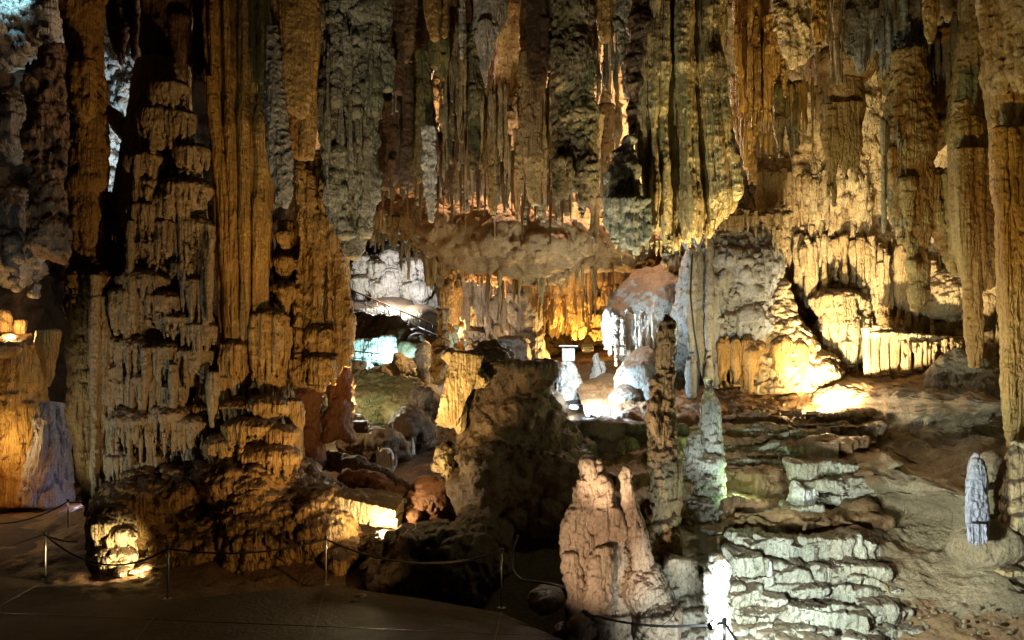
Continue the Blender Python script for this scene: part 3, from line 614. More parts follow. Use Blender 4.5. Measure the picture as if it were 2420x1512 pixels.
# far left wall features
rock('orange_flowstone', [T([(45, 790, 40), (45, 815, 60), (45, 900, 62), (50, 1050, 60), (60, 1195, 60)], 26, .8, 30)] + S(45, 795, 62, 200, 25.9, 9, .3), 'gold', 'orange draped flowstone pillar at the far left edge', 'flowstone column', vox=.05, st=[LU(.15, .8), FL(.12, 1.8, .03), PO(.02, 6)])
rock('violet_flowstone', [T([(125, 950, 22), (122, 990, 32), (120, 1040, 40), (116, 1100, 48), (114, 1195, 52)], 25, .7, 24)], 'lilac', 'pale violet flowstone mound beside the orange pillar', 'flowstone mound', vox=.04, st=[LU(.12, .8), ('tier', .10, 1.3, 2.4, 1.0), FL(.08, 2.6, .05)])
rock('stalactite', [T([(112, 780, 26), (113, 840, 20), (115, 890, 10), (116, 915, 2)], 24.8, .8)], 'ochre', 'stubby pointed stalactite hanging above the violet mound', 'stalactite', vox=.04, st=[LU(.08, 1), FL(.05, 3)])
rock('lit_ledge', [E(20, 828, 25.7, 62, 30, .8), T([(12, 730, 10), (14, 800, 18)], 26.4), T([(47, 755, 12), (48, 800, 16)], 26.3)], 'cream', 'glowing stubs of rock on the ledge at the far left edge', 'rock stubs', vox=.04, st=[LU(.08, 1.5), FL(.04, 4)])
rock('rock_bulge', [E(40, 560, 27, 50, 120, 1.2), E(20, 300, 26.5, 45, 90, 1.0), T([(85, 480, 10), (88, 600, 14), (80, 700, 3)], 26), T([(30, 560, 14), (34, 640, 12), (36, 690, 2)], 25.8)], 'grey', 'dull grey knobbly rock bulge on the far left wall', 'rock bulge', vox=.05, st=[LU(.25, .8), ('ridge', .15, 1.2), FL(.08, 2, .1)])
rock('blue_lit_rock', [X(60, -20, 26.5, 130, 90, 1.2, (0, 25, 0), .3), E(30, 60, 26, 60, 60, 1.0), E(100, 50, 26.2, 50, 50, 1.0), E(5, 100, 26, 40, 60, .8)], 'pale', 'pale blue lit rock in the top left corner', 'rock', vox=.05, st=[LU(.35, .8), ('ridge', .3, 1.5), ('ridge', .1, 4), PO(.08, 4)])
rock('dark_hollow_rock', [T([(135, 110, 14), (128, 170, 44), (120, 300, 48), (125, 450, 50), (130, 600, 40)], 25.2, .6, 24)], 'brown', 'dark rusty rock face left of the slim column', 'rock face', vox=.05, st=[LU(.3, .8), ('ridge', .2, 1.5), PO(.06, 4)])
rock('sparkling_rock', [X(290, 400, 27.5, 70, 120, .6, (0, 0, 0), .3), X(300, 120, 27.5, 60, 160, .6, (0, 0, 0), .3)], 'white', 'glittering blue white rock seen through the gap beside the slim column', 'rock', vox=.05, st=[LU(.35, .8), ('ridge', .35, 1.6), ('ridge', .1, 5), PO(.1, 4)])

# ================================================================ CENTRE: the hanging forest
rock('hanging_mass', [T([(815, -80, 60), (818, 60, 62), (820, 180, 60), (822, 300, 56), (828, 420, 48), (835, 520, 36), (840, 580, 22), (842, 612, 5)], 18, .6, 30), T([(778, 160, 16), (778, 300, 20), (782, 400, 14), (786, 440, 3)], 17.6), T([(865, 180, 16), (872, 380, 18), (866, 480, 12), (858, 560, 3)], 17.8), T([(795, 350, 22), (805, 480, 22), (820, 560, 10)], 17.6)] + [T([(u, -60, 8), (u+1, 120+q, 8), (u+2, 230+q, 2)], 17.3, 1, 10) for u, q in ((795, 20), (815, -10), (838, 40), (858, 10), (880, 30))],
     'greygreen', 'big rough grey green hanging mass right of the golden column', 'hanging rock', vox=.033, st=[LU(.15, .9), ('ridge', .1, 1.8, .5), FL(.06, 3.6, .08), ('tier', .10, .9, 3.4, 1.5), PO(.03, 6)])
C = 'stalactite'
ST = [
 ('long grey stalactite with a ragged tip, against the rough grey mass', [(905, -60, 16), (907, 80, 14), (912, 170, 16), (915, 215, 8)], 17.4, 'greygreen', .8, .028),
 ('dark blade of stone hanging above the black recess', [(940, -60, 20), (942, 60, 17), (944, 190, 13), (938, 222, 5)], 17.8, 'umber', .7, .028),
 ('slim dark stalactite left of the pair of rounded brown ones', [(970, -60, 10), (968, 60, 9), (962, 140, 8), (960, 150, 3)], 17.2, 'brown', .9, .025),
 ('left one of the two blunt brown stalactites at the top', [(1022, -60, 15), (1023, 30, 13), (1027, 80, 10), (1028, 94, 5)], 16.4, 'ochre', .9, .025),
 ('right one of the two blunt brown stalactites at the top', [(1050, -60, 11), (1050, 30, 9), (1050, 75, 8), (1050, 88, 4)], 16.5, 'ochre', .9, .025),
 ('dull green grey stub hanging behind the two blunt ones', [(1040, 80, 17), (1040, 120, 18), (1043, 160, 14), (1046, 190, 4)], 17.8, 'olive', .9, .028),
 ('wide olive green blade with a pointed tip over the pale speckled spike', [(992, 120, 22), (992, 250, 27), (990, 340, 27), (992, 385, 14), (992, 428, 4)], 18.4, 'olive', .4, .03),
 ('slim brown blade along the left edge of the olive one', [(965, 150, 8), (964, 300, 8), (955, 425, 8), (953, 445, 3)], 18, 'umber', 1.6, .028),
 ('dark deep fold hanging over the end of the roof slab', [(915, 240, 28), (915, 330, 27), (910, 430, 24), (908, 446, 16)], 19, 'umber', .6, .035),
 ('thin pale speckled spike below the olive blade', [(1013, 300, 12), (1015, 420, 11), (1017, 490, 7), (1018, 524, 2)], 17.8, 'white', .9, .02),
 ('rough brown stalactite between the olive blade and the green column', [(1068, 20, 19), (1066, 150, 19), (1066, 280, 17), (1064, 380, 15), (1056, 440, 8), (1050, 462, 2)], 18.6, 'brown', .8, .03),
 ('mossy green stalactite with dark rough skin', [(1120, 60, 18), (1122, 200, 17), (1122, 320, 15), (1118, 378, 9), (1114, 402, 2)], 18.2, 'speckled', .8, .028),
 ('pale grey upper stalactite hanging over the mossy green one', [(1155, -60, 40), (1155, 40, 34), (1148, 120, 18), (1145, 190, 6), (1145, 200, 2)], 17.7, 'pale', .8, .03),
 ('slim white stalactite at the top, left of the grey one', [(1093, -60, 8), (1092, 60, 5), (1092, 138, 1)], 17.3, 'pale', .9, .02),
 ('thin pointed buff stalactite reaching below the roof slab', [(1158, 300, 13), (1160, 400, 9), (1163, 470, 6), (1166, 515, 1)], 18.5, 'cream', .9, .022),
 ('lit peach column face between the grey stalactite and the black one', [(1205, -60, 34), (1210, 60, 36), (1205, 170, 32), (1198, 270, 24), (1190, 330, 5)], 22.5, 'cream', .7, .035),
 ('long flat buff stalactite in the middle of the picture', [(1256, 180, 14), (1258, 300, 20), (1262, 400, 21), (1262, 462, 13), (1262, 484, 4)], 18.4, 'cream', .5, .026),
 ('slim buff companion just left of the long flat one', [(1238, 120, 8), (1236, 260, 8), (1228, 400, 5), (1221, 526, 1)], 18.8, 'cream', .9, .022),
 ('dark smooth stalactite ending in a black point, top centre', [(1267, -60, 23), (1270, 80, 22), (1270, 170, 20), (1274, 215, 9), (1275, 256, 3)], 17.5, 'umber', .8, .026),
 ('short dark stalactite right of the speckled giant', [(1405, -60, 12), (1407, 50, 10), (1402, 120, 4)], 18.4, 'brown', .9, .028),
 ('yellow brown stalactite with a knobbly end, top right of centre', [(1432, -60, 26), (1432, 30, 22), (1430, 80, 12), (1428, 98, 4)], 17.6, 'ochre', .8, .028),
 ('grey green stalactite in front of the bright gap', [(1475, -60, 26), (1480, 50, 20), (1483, 120, 13), (1485, 195, 7), (1484, 230, 2)], 17.6, 'greygreen', .8, .028),
 ('very long thin rough stalactite ending below the roof slab', [(1412, 270, 13), (1410, 380, 9), (1406, 470, 6), (1406, 530, 7), (1404, 562, 1)], 18.2, 'pinkish', .9, .022),
 ('short brown stalactite close to the very long thin one', [(1432, 250, 13), (1432, 330, 12), (1428, 380, 3)], 19, 'brown', .8, .028),
]
for lb, pf, d, m, a, vx in ST:
    hang(lb, pf, d, m, a, None if m not in ('speckled', 'greygreen', 'white') else [LU(.06, 1.3), FL(.05, 3.6, .08), ('ridge', .03, 5), PO(.035, 8)], vx)
rock('stalactite', [T([(1350, -60, 48), (1352, 80, 46), (1353, 220, 46), (1357, 330, 48), (1358, 410, 42), (1355, 450, 36)], 17.6, .55, 30)] + [T([(u, 380, w), (u, v-25, w), (u+1, v, 1)], 17.2 + .1*(i % 3), 1, 10) for i, (u, w, v) in enumerate(((1322, 12, 475), (1338, 9, 465), (1378, 13, 482), (1394, 9, 462), (1402, 6, 430)))],
     'speckled', 'thick black and green speckled stalactite right of centre with a ragged end', 'stalactite', vox=.03, st=[LU(.12, 1.2), FL(.06, 3, .1), ('ridge', .05, 4), PO(.05, 7)])
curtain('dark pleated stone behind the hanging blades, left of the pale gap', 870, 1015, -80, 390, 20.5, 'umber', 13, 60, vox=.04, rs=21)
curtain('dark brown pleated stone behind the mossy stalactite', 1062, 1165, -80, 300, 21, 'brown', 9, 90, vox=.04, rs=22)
for q in (('thin ragged pleats hanging in front of the dark ones, left of the olive blade', 885, 960, -70, 200, 17.9, 'grey', 12, 90, 3.5),
          ('thin ragged pleats between the olive blade and the mossy stalactite', 1040, 1100, 60, 360, 18.0, 'tan', 10, 90, 3.2),
          ('thin pale pleats right of the mossy stalactite', 1135, 1200, 200, 400, 18.3, 'cream', 12, 70, 2.8),
          ('fine pleats in the shade left of the speckled giant', 1225, 1310, 150, 400, 19.0, 'tan', 15, 80, 2.6),
          ('fine ragged pleats hanging at the left of the giant drapery', 1410, 1500, -70, 180, 18.2, 'greygreen', 13, 90, 3.4),
          ('rough grey pleats on the face of the big hanging mass', 765, 885, 60, 380, 17.25, 'greygreen', 18, 130, 3.6),
          ('fine golden pleats right of the giant drapery', 1735, 1830, 60, 330, 17.6, 'gold', 15, 90, 3.2),
          ('ragged pleats above the domed shield', 1880, 1990, -70, 150, 17.8, 'tan', 14, 60, 3.6),
          ('ragged grey pleats over the domes at the upper right', 2080, 2300, 40, 190, 18.2, 'grey', 26, 50, 3.2),
          ('long thin pleats beside the tusk shaped rock', 2085, 2150, 300, 520, 17.5, 'tan', 10, 80, 3.0)):
    curtain(*q[:8], jag=q[8], w=q[9], vox=.024, st=[LU(.05, 1.2), ('flute', .02, 6, .05), ('pop', .01, 9)], rs=int(q[1]))
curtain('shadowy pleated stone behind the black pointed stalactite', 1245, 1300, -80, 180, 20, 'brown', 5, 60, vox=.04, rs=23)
curtain('rusty thin pleats low among the central stalactites', 1075, 1300, 240, 440, 22, 'tan', 26, 60, vox=.032, w=5, rs=24)
curtain('short dark pleats at the top, left of the bright gap', 1395, 1500, -80, 70, 19.5, 'brown', 9, 40, vox=.04, rs=25)
curtain('rusty pleats right of the speckled giant', 1405, 1460, 100, 400, 23, 'cream', 7, 90, vox=.032, w=5, rs=26)
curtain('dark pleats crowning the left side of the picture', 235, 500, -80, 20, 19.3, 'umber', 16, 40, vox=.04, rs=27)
rock('roof_slab', [T([(868, 470, 22, 30), (930, 490, 42, 29), (1040, 522, 62, 27), (1150, 562, 74, 26), (1260, 590, 66, 25.5), (1400, 585, 50, 26), (1520, 570, 45, 27)], 26, 2.4, 24, .2)],
     'slab', 'huge brown slab of cave roof sloping down across the centre', 'roof slab', vox=.05, st=[('lump', .4, .5, 4), ('ridge', .18, 1.3), ('tier', .12, .6, 2.4, 1.2), PO(.03, 5)])
# the fringes of small stalactites: four shapes, copied
SM = []
for i in range(5):
    pr = [(0, 0, 0, .07, .07), (0.01*i, 0, -.3, .055, .05), (-.01, 0, -.7, .03, .03), (0, 0, -1, .004, .004)]
    me = raw_mesh(*tube(pr, 10, .05)); displace(me, [('lump', .03, 3, 3)], i*3.); SM.append(me)
SMM = {}
def fringe(label, group, curve, d, n, lo, hi, mat, wid=1.0, dj=.3, rs=0):
    R = random.Random(rs)
    for i in range(n):
        t = (i + R.uniform(.1, .9))/n*(len(curve)-1); k = min(int(t), len(curve)-2); a = t - k
        u = curve[k][0]*(1-a) + curve[k+1][0]*a; v = curve[k][1]*(1-a) + curve[k+1][1]*a
        key = (i % 5, mat)
        if key not in SMM:
            m = SM[i % 5].copy(); m.materials.clear(); m.materials.append(MAT[mat]); m.shade_smooth(); SMM[key] = m
        o = bpy.data.objects.new('small_stalactite', SMM[key]); COL.objects.link(o)
        dd = d + R.uniform(-dj, dj); l = R.uniform(lo, hi)*(1 if R.random() < .8 else 1.5)/F*dd; w = wid*R.uniform(.7, 1.4)
        o.location = P(u, v, dd) + Vector((0, 0, .25*l)); o.scale = (w, w, l*1.25); o.rotation_euler = (0, 0, R.uniform(0, 6))
        tag(o, label, 'stalactite', group)
fringe('small brown stalactite in the fringe under the roof slab', 'fringe under the roof slab', [(875, 500), (940, 530), (1020, 565), (1100, 605), (1180, 640), (1280, 655), (1420, 630)], 25.4, 46, 30, 75, 'ochre', 1.3, .8, 1)
curtain('thin buff pleats ending just above the roof slab, in the middle', 985, 1240, 290, 475, 22.8, 'tan', 34, jag=32, w=3.6, vox=.028, rs=61)
curtain('thin buff pleats ending just above the roof slab, at the right', 1235, 1450, 330, 505, 23.2, 'cream', 30, jag=28, w=3.6, vox=.028, rs=62)
curtain('short buff pleats over the left end of the roof slab', 880, 990, 380, 460, 24.5, 'tan', 16, jag=16, w=3.6, vox=.03, rs=63)
fringe('small stalactite dripping from the back ceiling over the grey chamber', 'fringe over the grey chamber', [(830, 520), (890, 530), (960, 560), (1040, 590)], 33, 14, 30, 70, 'grey', 1.6, 1, 3)
fringe('thin brown stalactite high up among the big central ones', 'slim stalactites among the big ones', [(1085, 240), (1110, 300), (1150, 330), (1200, 380), (1300, 420), (1400, 380)], 19.5, 18, 60, 130, 'brown', 1.0, .8, 4)
# curtains on the back wall
curtain('brown pleated stone curtain hanging above the yellow lit one', 1240, 1300, 500, 700, 29, 'ochre', 6, 40, rs=2)
curtain('long pleated stone curtain glowing yellow at its foot', 1270, 1400, 490, 770, 30, 'gold', 11, 40, rs=3)
curtain('broad brown stone curtain right of the glowing one', 1410, 1560, 540, 690, 29.5, 'ochre', 12, 30, rs=4)
curtain('bright yellow flowstone curtain rising from the lit floor', 1300, 1440, 640, 800, 32.5, 'gold', 12, 8, rs=5)
rock('tiered_column', [T([(1418, 660, 14), (1418, 700, 18), (1418, 800, 20)], 31)] + S(1418, 695, 20, 35, 30.8, 6) + S(1418, 735, 21, 40, 30.8, 6) + S(1418, 775, 24, 30, 30.8, 6), 'gold', 'squat tiered column between the yellow curtain and the brown one', 'tiered column', vox=.045, st=[LU(.06, 1), ('tier', .08, .5, 3, .5)])
curtain('greyish draped wall section left of the brown curtains', 1085, 1240, 560, 760, 31, 'grey', 13, 50, rs=6)
rock('draped_wall', [T([(1165, 700, 60), (1160, 800, 56), (1175, 880, 50)], 32, .5, 26), T([(1240, 690, 40), (1240, 760, 44), (1250, 860, 40)], 30, .6), T([(1210, 800, 30), (1215, 880, 34), (1230, 930, 30)], 28, .6)] + S(1120, 770, 40, 60, 31.5), 'grey', 'grey brown draped rock face behind the big central boulder', 'rock face', vox=.055, st=[LU(.2, .8), ('tier', .15, .7, 2, .5), FL(.08, 2.4)])
curtain('low fringe of brown pleats along the underside of the roof slab', 1000, 1240, 570, 665, 25.8, 'ochre', 34, 24, vox=.04, w=5, rs=51)
curtain('ragged buff pleats at the left end of the roof slab', 872, 1000, 470, 575, 27.5, 'tan', 20, 22, vox=.04, w=5, rs=52)
rock('lit_flowstone', [T([(1065, 665, 22), (1062, 690, 28), (1068, 740, 22), (1075, 765, 8)], 30, .8)] + S(1065, 668, 26, 50, 29.9, 7), 'gold', 'small orange lit flowstone knob in the distance beside the grey chamber', 'flowstone knob', vox=.05, st=[LU(.12, 1), FL(.06, 3)])
rock('knobbly_column', [T([(1048, 735, 12), (1046, 775, 15), (1044, 810, 14), (1040, 850, 18), (1046, 900, 26)], 22, .9)], 'ochre', 'knobbly little column standing at the left end of the central boulder', 'column', vox=.035, st=[LU(.12, 1.6), ('ridge', .08, 3), PO(.03, 6)])
# grey chamber
for i, (u, w, v0, v1) in enumerate(((925, 22, 575, 715), (960, 14, 610, 700), (992, 24, 600, 725), (890, 22, 600, 700), (850, 20, 590, 680))):
    rock('tiered_column', [T([(u, v0, w*.6), (u, (v0+v1)/2, w), (u, v1, w*.9)], 46, .8)] + S(u, v0 + 8, w, 50, 45.6, 7, .4) + S(u + 2, v0 + 60, w*1.05, 60, 45.6, 7, .4), 'white' if i in (0, 2) else 'pale',
         ['tallest pale tiered column in the grey chamber above the stairs', 'slim pale tiered column between the two stout ones in the grey chamber', 'stout pale tiered column nearest the right end of the grey chamber', 'pale tiered column left of the tallest one in the grey chamber', 'pale tiered column at the left end of the grey chamber'][i],
         'tiered column', vox=.07, st=[LU(.15, .8), ('tier', .25, 1.1, 1.8, .5), FL(.1, 2.5)])
rock('grey_boulders', [E(900, 740, 45, 110, 34, 2.5), E(990, 760, 44, 60, 40, 2), E(960, 720, 46, 30, 14, 1)], 'pale', 'smooth grey rock bank behind the staircase', 'rock bank', vox=.09, st=[('lump', .4, .3, 3)])

# ================================================================ the gully
rock('dark_bank', [T([(800, 770, 34, 40), (880, 800, 38, 40), (960, 815, 36, 39), (1040, 830, 32, 37)], 40, 2, 20, .3)], 'umber', 'dark overhanging rock bank under the staircase', 'rock bank', vox=.09, st=[('lump', .5, .4, 4), ('ridge', .3, .8)])
rock('white_flowstone', [T([(880, 800, 50), (880, 830, 56), (885, 860, 60)], 37, .5, 24), E(850, 880, 35, 34, 26, 1)], 'white', 'bluish white flowstone bank glowing below the dark bank', 'flowstone bank', vox=.07, st=[LU(.2, .7), ('ridge', .12, 1.5), FL(.12, 2, .05)])
for q, lb_ in (((950, 870, 33, 26, 22, .8), 'turquoise lit knobbly rock in the middle of the gully row'), ((915, 887, 33, 40, 16, .8), 'flat turquoise lit rock at the left of the gully row'), ((985, 905, 31, 14, 30, .6), 'narrow turquoise lit rock standing right of the knobbly one'), ((1005, 860, 30, 12, 40, .5), 'tallest turquoise lit rock at the right end of the gully row'), ((1000, 930, 29, 22, 20, .6), 'lowest turquoise lit rock of the gully row')):
    rock('lit_rock', [E(*q)], 'white', lb_, 'rock', 'turquoise lit rocks in the gully', vox=.05, st=[LU(.3, 1), ('ridge', .2, 2), PO(.06, 4)])
rock('rock_slab', [X(880, 955, 26, 95, 34, 1.2, (18, 6, 0), .3), E(900, 915, 28, 90, 22, 1.2), E(960, 985, 25, 50, 34, 1)], 'olive', 'flat tilted greenish grey slab in the gully below the turquoise rocks', 'rock slab', vox=.05, st=[('lump', .18, .8, 4), ('ridge', .12, 1.6)])
for q, lb_ in (((860, 1040, 22, 60, 40, 1), 'dark boulder at the left of the gully below the tilted slab'), ((980, 1020, 23, 50, 50, 1.2), 'big dark boulder at the right of the gully'), ((920, 1060, 21.5, 46, 34, .8), 'dark boulder between the other two, just behind the pale stub'), ((1010, 960, 25, 34, 40, 1), 'dark boulder highest up the gully, near the knobbly little column')):
    rock('boulder', [E(*q)], 'umber', lb_, 'boulder', 'dark boulders in the gully', vox=.045, st=[('lump', .3, .9, 4), ('ridge', .16, 1.8)])
rock('pale_stalagmite', [T([(912, 1060, 8), (912, 1080, 20), (914, 1105, 20), (918, 1118, 8)], 19.5, .8)] + [T([(u, v, 1), (u, v+14, 3), (u, v+40, 5)], 19.4, 1, 8) for u, v in ((893, 1056), (905, 1070), (925, 1064), (936, 1060))], 'white', 'little pale crown-shaped flowstone stub in the middle of the gully', 'flowstone stub', vox=.022, st=[LU(.04, 2), FL(.04, 5)])
for u, v, w, h, lb in ((974, 1030, 6, 45, 'small pale stalagmite in the gully, taller of the two'), (959, 1050, 5, 26, 'small pale stalagmite in the gully, shorter of the two')):
    rock('stalagmite', [T([(u, v, 1), (u, v + h*.3, w*.8), (u, v + h, w*1.3)], 21.5)], 'pale', lb, 'stalagmite', vox=.025, st=[LU(.03, 2)])
rock('fallen_log_rock', [T([(775, 1085, 14, 19.5), (830, 1100, 26, 19), (900, 1125, 28, 18.4), (985, 1165, 22, 17.8)], 19, 1, 18)], 'brown', 'long fallen rock like a log lying across the gully', 'fallen rock', vox=.035, st=[('lump', .12, 1, 4), ('ridge', .08, 2)])
rock('fallen_log_rock', [T([(800, 1130, 14, 18.5), (870, 1135, 20, 18.2), (950, 1175, 18, 17.6)], 18.3, 1, 18)], 'redrock', 'shorter fallen rock just below the long one', 'fallen rock', vox=.035, st=[('lump', .12, 1, 4), ('ridge', .08, 2)])
rock('lit_slab', [X(872, 1202, 16.7, 76, 26, .3, (14, 10, -4), .04), X(885, 1180, 16.95, 62, 12, .35, (12, 7, -4), .04), X(915, 1222, 16.6, 34, 16, .22, (10, 12, -4), .04)], 'cream', 'pale broken slab lit from below behind the low front rocks', 'rock slab', vox=.022, st=[('lump', .035, 1.8, 4), ('ridge', .02, 4)])
rock('red_boulder', [E(1010, 1180, 17.2, 48, 48, .6), E(985, 1215, 17, 28, 24, .5)], 'redrock', 'reddish brown boulder between the lit slab and the central boulder', 'boulder', vox=.03, st=[('lump', .14, 1.3, 4), ('ridge', .08, 2.2), PO(.03, 6)])
rock('rock_outcrop', [E(950, 1345, 15.6, 90, 55, .7), E(1080, 1340, 15.6, 120, 80, .8), E(1000, 1300, 16, 110, 55, .8), E(1140, 1280, 16.2, 60, 80, .8), E(900, 1300, 15.9, 34, 34, .5)], 'darkrock', 'long low dark rock outcrop behind the rope barrier in the middle', 'rock outcrop', vox=.03, st=[('lump', .2, .9, 4), ('ridge', .12, 1.7), PO(.035, 5)])
rock('central_boulder', [E(1140, 930, 18, 70, 95, 1.1), E(1190, 1020, 18, 120, 130, 1.4), E(1250, 1080, 18.2, 130, 130, 1.5), E(1150, 1130, 17.4, 85, 120, 1.2), E(1290, 1180, 17.8, 90, 90, 1.3), E(1170, 870, 18.4, 45, 50, .8), E(1330, 1140, 18, 80, 100, 1.2), X(1150, 965, 17.9, 72, 105, 1.0, (0, 16, 14), .3), X(1235, 1110, 17.9, 115, 100, 1.3, (10, 22, 8), .35), X(1235, 985, 18.4, 50, 60, .9, (0, 35, 0), .3)],
     'darkrock', 'enormous dark brown boulder in the centre', 'boulder', vox=.032, st=[('lump', .3, .5, 4), ('ridge', .12, 1.5), ('lump', .06, 2.5, 4), PO(.025, 6)])
rock('boulder_crest', [X(1074, 925, 16.75, 26, 82, .4, (0, 14, 12), .12), X(1100, 868, 16.8, 56, 17, .4, (8, 40, 0), .08), X(1132, 888, 16.95, 30, 15, .4, (8, 44, 0), .08), E(1085, 985, 16.8, 18, 40, .3)], 'cream', 'jagged rock crest lit yellow on the left of the central boulder', 'rock crest', vox=.022, st=[('lump', .06, 1.3, 4), ('ridge', .03, 3), PO(.01, 8)])
rock('lit_flakes', [E(1050, 1085, 17.0, 16, 44, .3), E(1062, 1120, 17.1, 12, 40, .3), E(1040, 1105, 17.0, 14, 14, .2)], 'cream', 'pale lit flakes on the left edge of the central boulder', 'rock flakes', vox=.022, st=[('lump', .1, 1.8, 4), ('ridge', .06, 3)])

# ================================================================ the ledge with lamps in the middle
rock('dark_ledge', [X(1390, 1030, 20.5, 190, 22, 2.2, (0, 0, 0), .2), E(1450, 1090, 19.3, 130, 60, 1.3), E(1330, 1110, 19.2, 80, 70, 1.2), E(1580, 1100, 19.3, 80, 80, 1.2)], 'umber', 'dark level ledge carrying the tripod and the lamps', 'ledge', vox=.045, st=[('lump', .14, .8, 4), ('ridge', .08, 2)])
rock('mossy_boulder', [E(1485, 1065, 18.3, 28, 28, .4, (0, .5, 0))], 'olive', 'green lit boulder below the dark ledge', 'boulder', vox=.028, st=[('lump', .08, 1.5, 4), ('ridge', .05, 3)])
rock('white_mound', [T([(1344, 850, 10), (1342, 880, 20), (1345, 920, 34), (1342, 955, 46)], 24, .9, 24)], 'white', 'brilliantly lit white stalagmite mound under the small pedestal', 'stalagmite', vox=.03, st=[LU(.14, 1.4), ('tier', .1, .4, 3, .5), PO(.03, 6)])
rock('stalagmite', [T([(1410, 835, 4), (1412, 860, 9), (1408, 895, 14), (1404, 925, 18)], 25, .9), T([(1424, 855, 3), (1426, 890, 9), (1428, 920, 14)], 25, .9)], 'white', 'twin white stalagmite right of the brilliantly lit mound', 'stalagmite', vox=.028, st=[LU(.06, 2), ('ridge', .05, 4)])
for q, lb_ in (((1280, 925, 25, 44, 46, .9), 'dark rock farthest back on the left of the lamp hollow'), ((1265, 945, 23.5, 44, 46, 1.2), 'largest dark rock on the left of the lamp hollow'), ((1300, 960, 22.5, 34, 26, .8), 'lowest dark rock on the left of the lamp hollow')):
    rock('rock', [E(*q)], 'umber', lb_, 'rock', 'dark rocks by the lamp hollow', vox=.035, st=[('lump', .16, 1, 4), ('ridge', .1, 2)])
rock('round_rock', [E(1565, 765, 25, 125, 135, 1.9), E(1490, 775, 24.6, 62, 60, 1.1), E(1610, 870, 24.5, 90, 100, 1.4)], 'bluegrey', 'big smooth round rock lit blue on its left shoulder', 'boulder', vox=.05, st=[('lump', .28, .6, 4), ('ridge', .07, 2)])
curtain('white fluted curtain on the left flank of the round rock', 1430, 1560, 738, 845, 23.3, 'white', 17, 20, vox=.03, w=5, rs=8)
rock('blue_boulder', [E(1510, 890, 22.4, 52, 70, .8, (0, .5, 0)), E(1480, 950, 22, 38, 42, .6), E(1540, 930, 22.2, 44, 60, .7)], 'bluegrey', 'smooth pale blue boulder leaning in front of the round rock', 'boulder', vox=.035, st=[('lump', .14, 1, 4), ('ridge', .05, 2.5)])

# ================================================================ RIGHT: the big hanging drapery
pl = [T([(1612, -80, 110), (1606, 60, 106), (1600, 150, 98), (1608, 260, 102), (1630, 380, 104), (1650, 470, 74), (1660, 520, 46), (1662, 545, 20)], 16.6, .45, 40)]
RR = random.Random(77)
for i in range(19):
    t = i/18; u0 = 1518 + 172*t; u1 = 1510 + 228*t; e = np.interp(t, [0, .12, .35, .6, .8, 1], [410, 545, 585, 575, 540, 470]) + RR.uniform(-14, 14); w = RR.uniform(7, 12)
    pl.append(T([(u0 + 8, -80, w*.8), (u0, 100, w), ((u0+u1)/2, 300, w), (u1, e - 40, w*.8), (u1, e - 10, w*.5), (u1 + 1, e, 1)], 16.05 - RR.uniform(0, .35), 1.3, 14))
rock('giant_drapery', pl, 'drape', 'giant fluted stone drapery hanging right of centre, greenish at its foot', 'drapery', vox=.026, st=[LU(.08, .8), FL(.05, 3.4, .02), FL(.025, 8, .02), PO(.010, 9)])
rock('grey_drapery', [T([(1488, 320, 10), (1476, 370, 26), (1472, 450, 34), (1474, 520, 38), (1484, 560, 34), (1490, 585, 14)], 15.8, .6, 24)] + [T([(1448 + 11*i, 470, 6), (1450 + 11*i, 550 + 8*(i % 3), 5), (1450+11*i, 572 + 10*(i % 3) + 3*i, 1)], 15.4, 1, 10) for i in range(8)],
     'greygreen', 'rounded grey drapery with a dripping lower edge, left of the giant one', 'drapery', vox=.026, st=[LU(.1, 1), ('tier', .06, .8, 3.5, .5), FL(.05, 4, .05), PO(.02, 8)])
rock('dark_shoulder', [T([(1528, -80, 30), (1524, 60, 34), (1508, 180, 18), (1500, 260, 10), (1494, 330, 6)], 16, .9)], 'umber', 'black ridge along the left edge of the giant drapery', 'rock ridge', vox=.03, st=[LU(.12, 1), ('ridge', .08, 2.4), PO(.03, 7)])
RT = [
 ('golden knobbly stalactite right of the giant drapery', [(1770, -80, 36), (1778, 80, 34), (1780, 200, 30), (1772, 300, 22), (1765, 370, 10), (1764, 400, 3)], 18, 'gold', .8, .03),
 ('smooth brown stalactite tapering to the glowing wall', [(1745, 180, 12), (1750, 280, 16), (1768, 370, 15), (1782, 428, 6)], 18.4, 'ochre', .8, .028),
 ('grooved textured tongue hanging near the top right', [(1862, -80, 44), (1870, 40, 42), (1878, 105, 32), (1888, 145, 16), (1890, 152, 8)], 16.6, 'cream', .4, .025),
 ('short yellow stalactite beside the grooved tongue', [(1938, -80, 20), (1938, 40, 16), (1940, 85, 12), (1940, 102, 7)], 17, 'gold', .7, .026),
 ('pale slim stalactite below the grooved tongue', [(1826, 40, 22), (1830, 120, 14), (1832, 170, 6), (1832, 190, 2)], 17.5, 'gold', .8, .026),
 ('long pointed stalactite under the grooved tongue', [(1850, 110, 10), (1853, 180, 8), (1855, 235, 1)], 17.6, 'gold', .8, .022),
 ('grey blue stalactite above the domed ledges', [(2030, -60, 34), (2032, 60, 26), (2036, 120, 16), (2034, 170, 5)], 18, 'grey', .8, .03),
 ('slim grey stalactite at the left of the grey blue one', [(2004, -20, 12), (2005, 60, 9), (2007, 120, 3)], 18, 'grey', .8, .028),
 ('knobbly yellow stalactite hanging under the ceiling at upper right', [(2198, -60, 14), (2198, 30, 14), (2199, 85, 12), (2200, 104, 6)], 17, 'gold', .8, .024),
]
for lb, pf, d, m, a, vx in RT: hang(lb, pf, d, m, a, None, vx)
